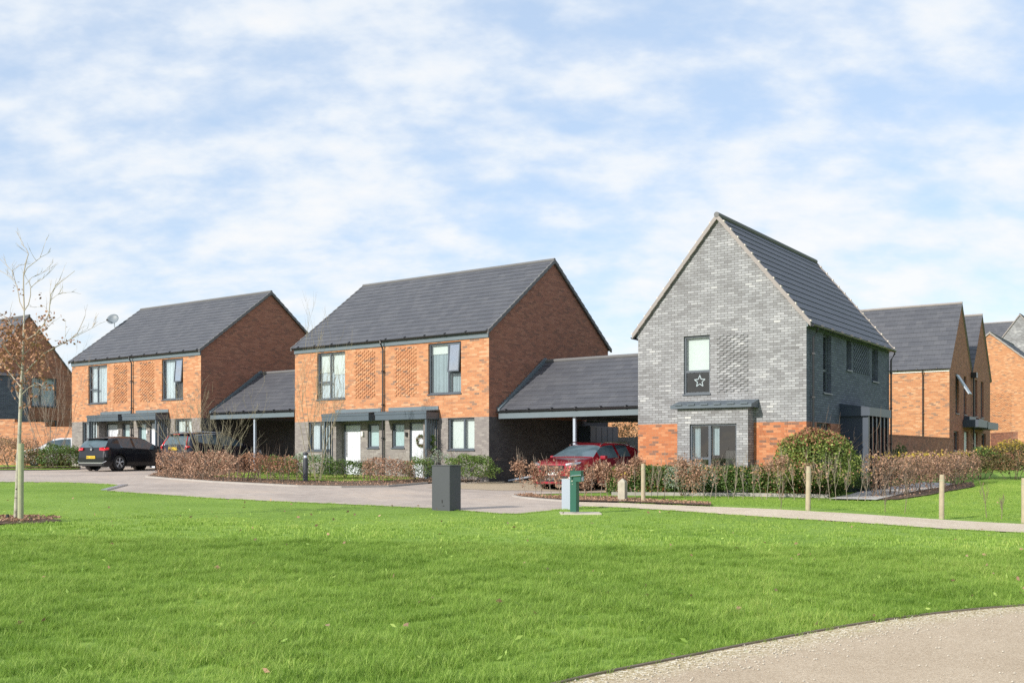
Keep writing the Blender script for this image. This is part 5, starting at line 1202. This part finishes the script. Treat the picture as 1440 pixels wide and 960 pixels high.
limb([(34,437),(33,410),(33,387),(36,370),(40,357),(37,350),(30,343)], .014, 0, .1, 4)
limb([(33,387),(38,377),(47,370),(56,363),(60,352),(62,345)], .008, 0, -.2, 3, .25)
limb([(34,437),(28,425),(25,408),(22,397),(17,381),(8,372),(-2,362)], .010, 0, .3, 4)
limb([(20,393),(10,386),(-2,380)], .006, .2, .3, 3); limb([(17,381),(24,376),(32,370)], .005, .2, .3, 2, .2)
limb([(34,437),(40,428),(43,415),(43,405),(50,398),(60,392),(63,385)], .009, 0, -.3, 4)
limb([(36,400),(45,390),(58,385),(68,376)], .006, 0, .2, 3, .25)
limb([(33,480),(50,470),(62,455),(69,440),(71,415),(78,402),(90,393),(105,381)], .012, 0, -.4, 5)
limb([(71,422),(80,415),(90,410)], .005, -.3, -.4, 3, .25); limb([(69,440),(62,430),(50,432)], .005, -.2, -.1, 2, .2)
limb([(30,530),(45,513),(62,497),(80,487),(97,478),(108,470),(115,455),(120,443)], .014, 0, .5, 5)
limb([(97,478),(112,470),(128,462),(137,452)], .007, .4, .6, 4, .25)
limb([(31,520),(20,505),(8,490),(-6,480)], .012, 0, -.3, 5); limb([(30,545),(18,530),(6,515),(-10,505)], .012, 0, .4, 5)
limb([(32,487),(22,470),(12,450),(0,440),(-14,430)], .011, 0, .3, 5); limb([(32,500),(44,488),(52,472),(66,462)], .010, 0, .5, 5)
limb([(30,555),(40,545),(52,538),(66,545)], .008, 0, -.4, 3); limb([(29,580),(38,570),(46,560)], .006, 0, .2, 3, .25); limb([(30,565),(24,556),(22,548)], .006, 0, .2, 3, .2)
o = mb.build('crown', M['palebark'], tree, uv=False); o.location = (-tb[0], -tb[1], -tzb)
T = [t for t in tips if 440 < HOR-(t.z-CAMZ)/t.y*FPX < 600 and CXP+t.x/t.y*FPX < 95]; T = np.array([tuple(t) for t in T])
i = RNG.integers(0, len(T), 640); Pl = T[i]+RNG.normal(0, .055, (640, 3)); 
CL = [(12,455,14,10,70), (60,515,12,10,50), (5,500,12,12,70), (8,465,12,12,120), (22,492,22,16,160), (48,470,16,12,70), (15,475,18,16,130), (50,485,20,14,150), (25,505,24,12,130), (60,500,14,10,60), (10,520,14,9,60), (40,525,18,8,60), (28,542,10,7,40), (65,447,8,6,24), (88,482,12,5,26), (45,460,12,8,40), (32,470,10,14,60), (64,545,8,4,16), (36,572,5,3,6), (55,420,16,14,8), (105,480,10,3,8), (22,400,8,10,6), (28,410,7,12,8)]
CL = [(a, b, c, d, int(n*.78)) for a, b, c, d, n in CL]; E_l = []
for cx_, cy_, sx, sy, n in CL:
    for _ in range(n): E_l.append(tp_(random.gauss(cx_, sx*.62), random.gauss(cy_, sy*.62), random.gauss(0, .3)))
o = leaves('leaves', np.concatenate([Pl[:200], np.array(E_l)]), .068, M['beechred'], tree, aspect=.65); o.location = (-tb[0], -tb[1], -tzb)
sk = empty('tree_stake', (*at(29.0, 18.15), tz(*at(29.0, 18.15))), 0, label='round greenish timber stake tied close to the young tree trunk', cat='stake')
mb = MB(); mb.tube([(0, 0, -.1), (0, 0, .5), (.005, 0, 1.0), (.01, 0, 1.40)], [.05, .05, .049, .048], 14); mb.build('pole', M['stake'], sk)
ring = [(tb[0]+.72*math.cos(a)*(1+.06*math.sin(3*a)), tb[1]+.62*math.sin(a)) for a in np.linspace(0, 6.283, 28, endpoint=False)]
sheet('mulch_ring', ring, .025, M['mulch'], step=.2, label='ring of dark bark mulch round the young tree', kind='structure')
ip = place('watering_pipe', 11, 734.5, label='short black watering pipe poking out of the bark mulch', cat='pipe', off=.0)
mb = MB(); mb.tube([(0, 0, -.05), (0, 0, .1), (-.01, 0, .14)], [.03, .03, .024], 10); mb.build('pipe', M['dark'], ip)

# ------------------------------------------------------------------ mulch litter and fallen leaves
def scatter_leaves(polys, n, size, mat, name, label, zoff=.06):
    P = []
    for poly, k in polys:
        xs_ = [p[0] for p in poly]; ys_ = [p[1] for p in poly]; x = RNG.uniform(min(xs_), max(xs_), k*3); y = RNG.uniform(min(ys_), max(ys_), k*3); m = in_poly(x, y, poly); x, y = x[m][:k], y[m][:k]
        P.append(np.stack([x, y, terrain(x, y)+zoff+RNG.uniform(0, .015, len(x))], 1))
    o = leaves(name, np.concatenate(P), size, M[mat], flat=.9); return tag(o, label, kind='stuff')
scatter_leaves([(bedAw, 5200), ([G(*p) for p in bedR], 2200), ([G(*p) for p in [(1205,703.5),(1262,703),(1310,696),(1372,684),(1366,678),(1300,687),(1240,696)]], 900), ([G(*p) for p in [(212,669),(240,673),(300,677),(300,670),(230,664)]], 900), (ring, 700)], 0, .055, 'beech', 'leaf_litter', 'dry brown leaves lying on the planting beds', .075)

# ------------------------------------------------------------------ grass
lawn_edge = near_edge + path_near[1:]
LP = [(-40, 3), (-40, 36)] + near_edge[0:] + path_near[1:] + [(30, 10), (30, 3)]
def tuft(nb, h, w, rad, mat, lean=.35, curl=.5):
    vs, fs = [], []
    for i in range(nb):
        a = random.uniform(0, 6.28); r = rad*math.sqrt(random.random()); x, y = r*math.cos(a), r*math.sin(a); b = random.uniform(0, 6.28)
        hh = h*random.uniform(.5, 1.15); le = hh*lean*random.uniform(.3, 1.6); dx, dy = math.cos(b), math.sin(b); px_, py_ = -dy*w/2, dx*w/2; o = len(vs)
        for t, wk in ((0, 1), (.5, .85), (1, .08)):
            l_ = le*(t*t*curl+t*(1-curl)); z = hh*t*(1-.15*t)
            vs += [(x+dx*l_-px_*wk, y+dy*l_-py_*wk, z), (x+dx*l_+px_*wk, y+dy*l_+py_*wk, z)]
        fs += [(o, o+1, o+3, o+2), (o+2, o+3, o+5, o+4)]
    me = bpy.data.meshes.new('grass tuft'); me.from_pydata(vs, [], fs); me.materials.append(mat); me.polygons.foreach_set('use_smooth', [True]*len(fs)); me.update()
    return bpy.data.objects.new('grass_tuft', me)
def grassmat(name, a, b_, c, trans=.45):
    m, nt, b = newmat(name); L = nt.links
    oi = nt.nodes.new('ShaderNodeObjectInfo'); rp = nt.nodes.new('ShaderNodeNewGeometry')
    lo = nt.nodes.new('ShaderNodeMapping'); L.new(rp.outputs['Position'], lo.inputs[0]); lo.inputs['Scale'].default_value = (1, .6, 1)
    big = noise(nt, lo.outputs[0], .55, 3); mid = noise(nt, rp.outputs['Position'], 3., 3)
    f = mth(nt, 'ADD', mth(nt, 'ADD', mth(nt, 'MULTIPLY', rp.outputs['Random Per Island'], .4), mth(nt, 'MULTIPLY', big, .45)), mth(nt, 'MULTIPLY', mid, .25))
    col = ramp(nt, f, [(.28, a), (.5, b_), (.75, c), (.9, (c[0]*1.6, c[1]*1.15, c[2]*1.5))])
    L.new(col, b.inputs['Base Color']); b.inputs['Roughness'].default_value = .5; b.inputs['Specular IOR Level'].default_value = .25
    t = nt.nodes.new('ShaderNodeBsdfTranslucent'); L.new(col, t.inputs[0]); mx = nt.nodes.new('ShaderNodeMixShader'); mx.inputs[0].default_value = trans
    L.new(b.outputs[0], mx.inputs[1]); L.new(t.outputs[0], mx.inputs[2]); L.new(mx.outputs[0], nt.nodes['Material Output'].inputs[0]); return m
M['grass'] = grassmat('grass blades', (.115,.22,.030), (.265,.42,.068), (.45,.59,.15))
M['weed'] = leafmat('broad weed leaf', [(0, (.24,.42,.07)), (1, (.55,.68,.2))], trans=.4)
def inst(name, P, tufts, sc, label):
    """grass: tufts instanced on a point mesh by geometry nodes"""
    coll = bpy.data.collections.new(name+' tufts')
    for t in tufts: coll.objects.link(t)
    me = bpy.data.meshes.new(name); me.vertices.add(len(P)); me.vertices.foreach_set('co', np.asarray(P, np.float32).ravel())
    at_ = me.attributes.new('sc', 'FLOAT', 'POINT'); at_.data.foreach_set('value', np.asarray(sc, np.float32)); me.update()
    o = bpy.data.objects.new(name, me); COL.objects.link(o); tag(o, label, kind='stuff')
    ng = bpy.data.node_groups.new(name, 'GeometryNodeTree'); ng.interface.new_socket('Geometry', in_out='INPUT', socket_type='NodeSocketGeometry'); ng.interface.new_socket('Geometry', in_out='OUTPUT', socket_type='NodeSocketGeometry')
    N_ = ng.nodes; gi = N_.new('NodeGroupInput'); go = N_.new('NodeGroupOutput'); ip_ = N_.new('GeometryNodeInstanceOnPoints'); ci = N_.new('GeometryNodeCollectionInfo')
    ci.inputs['Collection'].default_value = coll; ci.inputs['Separate Children'].default_value = True; ci.inputs['Reset Children'].default_value = True; ip_.inputs['Pick Instance'].default_value = True
    rv = N_.new('FunctionNodeRandomValue'); rv.data_type = 'FLOAT_VECTOR'; rv.inputs[0].default_value = (-.1, -.1, 0); rv.inputs[1].default_value = (.1, .1, 6.283)
    na = N_.new('GeometryNodeInputNamedAttribute'); na.data_type = 'FLOAT'; na.inputs[0].default_value = 'sc'
    l = ng.links.new; l(gi.outputs[0], ip_.inputs['Points']); l(ci.outputs[0], ip_.inputs['Instance']); l(rv.outputs[0], ip_.inputs['Rotation']); l(na.outputs[0], ip_.inputs['Scale']); l(ip_.outputs[0], go.inputs[0])
    md = o.modifiers.new('tufts', 'NODES'); md.node_group = ng
    return o
slab_c = (sl.location.x, sl.location.y)
def lawn_pts(n, y0, y1, extra=2.5):
    y = np.sqrt(RNG.uniform(y0**2, y1**2, n)); x = RNG.uniform(-.5, .5, n)*(y*1.0+extra)
    k = in_poly(x, y, LP) & ~in_poly(x, y, fg_poly) & ~in_poly(x, y, ring) & ~((np.abs(x-slab_c[0]) < .5) & (np.abs(y-slab_c[1]) < .36))
    return x[k], y[k]
def patch(x, y): return .5+.5*np.sin(x*1.3+_ph[4]+np.sin(y*1.1))*np.cos(y*1.7+_ph[5]+np.sin(x*.9))
tl = [tuft(38, .085, .0038, .075, M['grass'], random.uniform(.4, .9)) for _ in range(6)]+[tuft(30, .13, .005, .05, M['grass'], .7) for _ in range(2)]
x, y = lawn_pts(66000, 6.0, 16, 8.)
def clump(x, y): return np.clip(.5+.9*(np.sin(x*3.1+2*np.sin(y*2.3+_ph[6]))*np.sin(y*3.7+1.5*np.sin(x*2.1+_ph[7]))+.6*np.sin(x*7.3+_ph[8]+np.sin(y*5))*np.sin(y*8.1+_ph[9])), 0, 1)
s = .50+.16*patch(x, y)+.42*clump(x, y)+RNG.uniform(-.15, .25, len(x)); inst('grass', np.stack([x, y, terrain(x, y)-.005], 1), tl, s*.9, 'longer green grass filling the foreground lawn')
tm = [tuft(24, .065, .009, .13, M['grass']) for _ in range(5)]
x, y = lawn_pts(36000, 15, 34, 8.)
long_ = np.clip((27-y)/10, .45, 1)*np.where((x < -1) & (y > 20), .7, 1)
s = (.45+.35*patch(x, y)+.35*clump(x, y)+RNG.uniform(-.1, .2, len(x)))*long_; inst('grass', np.stack([x, y, terrain(x, y)-.004], 1), tm, s, 'green grass of the farther lawn up to the road')
# grass right of the path and in the beds
RP = [G(*p) for p in [(905,704.3),(1000,709.3),(1136,714),(1324,728),(1440,734),(1600,742),(1600,690),(1440,676),(1376,677),(1372,685),(1310,697),(1262,704),(1165,704.5),(1040,698.5),(900,697.5)]]
xs_ = [p[0] for p in RP]; ys_ = [p[1] for p in RP]; x = RNG.uniform(min(xs_), max(xs_), 30000); y = RNG.uniform(min(ys_), max(ys_), 30000); k = in_poly(x, y, RP); x, y = x[k], y[k]
gA = [G(*p) for p in grA]; x2 = RNG.uniform(min(p[0] for p in gA), max(p[0] for p in gA), 6000); y2 = RNG.uniform(min(p[1] for p in gA), max(p[1] for p in gA), 6000); k = in_poly(x2, y2, gA); x2, y2 = x2[k], y2[k]
x3 = RNG.uniform(-25, -19.5, 1500); y3 = RNG.uniform(40, 50, 1500); bl_ = [G(*p) for p in bedL]; k = in_poly(x3, y3, bl_); x3, y3 = x3[k], y3[k]
X_ = np.concatenate([x, x2, x3]); Y_ = np.concatenate([y, y2, y3]); Z_ = terrain(X_, Y_)+np.concatenate([np.zeros(len(x)), np.full(len(x2), .055), np.full(len(x3), .045)])
inst('grass', np.stack([X_, Y_, Z_], 1), tm, RNG.uniform(.35, .7, len(X_)), 'short mown grass right of the path and in the house beds')
# edge fringe
fr = []
for i in range(len(eo)-1):
    (a, b), (c_, d) = eo[i], eo[i+1]; n = int(math.hypot(c_-a, d-b)*22)
    for j in range(n): t = random.random(); fr.append((a+(c_-a)*t+random.gauss(0, .01), b+(d-b)*t+.06+random.random()*.05))
for i in range(300):
    a, b = random.choice(eo); fr.append((a+random.gauss(0, .3), b-.12-abs(random.gauss(0, .10))))
fr = np.array(fr); inst('grass', np.stack([fr[:, 0], fr[:, 1], terrain(fr[:, 0], fr[:, 1])], 1), tl, np.concatenate([RNG.uniform(.5, .9, len(fr)-300), RNG.uniform(.12, .3, 300)]), 'grass fringe hanging over the timber edging')
fr = []
for ln in (near_edge, path_near, path_far):
    for i in range(len(ln)-1):
        (a, b), (c_, d) = ln[i], ln[i+1]; n = int(math.hypot(c_-a, d-b)*26); sg = -1 if ln is not path_far else 1
        if ln is path_far and i > 5: continue
        for j in range(n): t = random.random(); fr.append((a+(c_-a)*t+random.gauss(0, .015), b+(d-b)*t+sg*(.01+random.random()*.12)))
fr = np.array(fr); inst('grass', np.stack([fr[:, 0], fr[:, 1], terrain(fr[:, 0], fr[:, 1])], 1), tm, RNG.uniform(.35, .75, len(fr)), 'grass fringe along the road and the gravel path')
# broad pale weed leaves and fallen brown leaves
x, y = lawn_pts(520, 7, 22); z = terrain(x, y)
wd = leaves('weeds', np.stack([x, y, z+.05], 1), .075, M['weed'], aspect=.35); tag(wd, 'scattered pale broad weed leaves standing in the lawn', kind='stuff')
x, y = lawn_pts(170, 7, 26); z = terrain(x, y)
wd = leaves('fallen_leaves', np.stack([x, y, z+.06], 1), .07, M['beech'], flat=.9); tag(wd, 'single brown leaves fallen on the lawn', kind='stuff')
# small pebbles on the footpath
PB = []
mbp = MB()
for i in range(1500):
    a = random.choice(inner) if i < 1000 else (random.uniform(0, 9), random.uniform(6, 11)); x = a[0]+random.gauss(0, .25); y = a[1]+random.gauss(0, .12); r_ = random.uniform(.004, .011)
    if not in_poly(np.array([x]), np.array([y]), fg_poly)[0]: continue
    z = tz(x, y)+.024; mbp.add([(x+r_, y, z), (x, y+r_, z), (x-r_, y, z), (x, y-r_, z), (x, y, z+r_)], [(0, 1, 4), (1, 2, 4), (2, 3, 4), (3, 0, 4)])
tag(mbp.build('pebbles', M['concrete'], uv=False), 'loose small pebbles on the sandy footpath', kind='stuff')

# ------------------------------------------------------------------ sky, sun, camera
EL, SAZ = R(26), math.atan2(-.70, -.715)
sd = Vector((math.cos(EL)*math.cos(SAZ), math.cos(EL)*math.sin(SAZ), math.sin(EL)))
w = bpy.data.worlds.new('World'); SC.world = w; w.use_nodes = True; nt = w.node_tree; L_ = nt.links
for n in list(nt.nodes): nt.nodes.remove(n)
out = nd(nt, 'ShaderNodeOutputWorld'); sky = nd(nt, 'ShaderNodeTexSky', sky_type='NISHITA'); sky.sun_disc = False; sky.sun_elevation = EL; sky.sun_rotation = math.atan2(sd.x, sd.y); sky.dust_density = .6; sky.ozone_density = 2.
bg = nd(nt, 'ShaderNodeBackground'); bg.inputs[1].default_value = .14; L_.new(sky.outputs[0], bg.inputs[0])
tcn = nd(nt, 'ShaderNodeTexCoord'); sp = nd(nt, 'ShaderNodeSeparateXYZ'); L_.new(tcn.outputs['Generated'], sp.inputs[0])
zz = mth(nt, 'MAXIMUM', sp.outputs[2], 0.); den = mth(nt, 'ADD', zz, .42)
cb = nd(nt, 'ShaderNodeCombineXYZ'); L_.new(mth(nt, 'DIVIDE', sp.outputs[0], den), cb.inputs[0]); L_.new(mth(nt, 'DIVIDE', sp.outputs[1], den), cb.inputs[1])
mp = nd(nt, 'ShaderNodeMapping'); L_.new(cb.outputs[0], mp.inputs[0]); mp.inputs['Rotation'].default_value = (0, 0, R(-18)); mp.inputs['Scale'].default_value = (1.5, 1.75, 1); mp.inputs['Location'].default_value = (3.1, 1.7, 0)
def sn(scale, det, ro, vec):
    n = nd(nt, 'ShaderNodeTexNoise'); n.inputs['Scale'].default_value = scale; n.inputs['Detail'].default_value = det; n.inputs['Roughness'].default_value = ro; L_.new(vec, n.inputs['Vector']); return n.outputs[0]
big, mid_ = sn(1.6, 3, .5, mp.outputs[0]), sn(5.2, 6, .56, mp.outputs[0])
mp2 = nd(nt, 'ShaderNodeMapping'); L_.new(cb.outputs[0], mp2.inputs[0]); mp2.inputs['Rotation'].default_value = (0, 0, R(24)); mp2.inputs['Scale'].default_value = (9, 15, 1)
rip = sn(1.0, 4, .55, mp2.outputs[0])
cf = mth(nt, 'ADD', mth(nt, 'ADD', mth(nt, 'MULTIPLY', big, .30), mth(nt, 'MULTIPLY', mid_, .38)), mth(nt, 'MULTIPLY', rip, .32))
mr = nd(nt, 'ShaderNodeMapRange'); mr.interpolation_type = 'SMOOTHSTEP'; mr.inputs[1].default_value = .40; mr.inputs[2].default_value = .58; L_.new(cf, mr.inputs[0])
hz = nd(nt, 'ShaderNodeMapRange'); hz.interpolation_type = 'SMOOTHSTEP'; hz.inputs[1].default_value = .26; hz.inputs[2].default_value = 0.; L_.new(zz, hz.inputs[0])
cov = mth(nt, 'MAXIMUM', mth(nt, 'MULTIPLY_ADD', mr.outputs[0], .26, .70), mth(nt, 'MULTIPLY', hz.outputs[0], .9))
ccol = ramp(nt, mth(nt, 'ADD', cf, mth(nt, 'MULTIPLY', hz.outputs[0], .10)), [(.40, (.62,.77,.98)), (.47, (.73,.84,.99)), (.54, (.86,.925,1.0)), (.62, (.97,.985,1.0))])
bg2 = nd(nt, 'ShaderNodeBackground'); bg2.inputs[1].default_value = .70; L_.new(ccol, bg2.inputs[0])
mx = nd(nt, 'ShaderNodeMixShader'); L_.new(cov, mx.inputs[0]); L_.new(bg.outputs[0], mx.inputs[1]); L_.new(bg2.outputs[0], mx.inputs[2]); L_.new(mx.outputs[0], out.inputs[0])
sl_ = bpy.data.lights.new('sun', 'SUN'); sl_.energy = 3.9; sl_.angle = R(.6); sl_.color = (1, .93, .83)
so_ = bpy.data.objects.new('sun', sl_); COL.objects.link(so_); so_.rotation_euler = (-sd).to_track_quat('-Z', 'Y').to_euler(); so_.location = (0, 0, 40)
cam = bpy.data.cameras.new('camera'); cam.sensor_width = 36; cam.lens = 36*FPX/1440; cam.shift_y = (HOR-480)/1440; cam.clip_end = 3000; cam.clip_start = .1
co = bpy.data.objects.new('camera', cam); COL.objects.link(co); co.location = (0, 0, CAMZ); co.rotation_euler = (R(90), 0, 0); SC.camera = co
SC.view_settings.view_transform = 'Standard'; SC.view_settings.look = 'None'; SC.view_settings.gamma = 1; SC.view_settings.exposure = .5; SC.view_settings.use_curve_mapping = False
SC.cycles.max_bounces = 6; SC.cycles.transparent_max_bounces = 12; SC.cycles.use_denoising = False
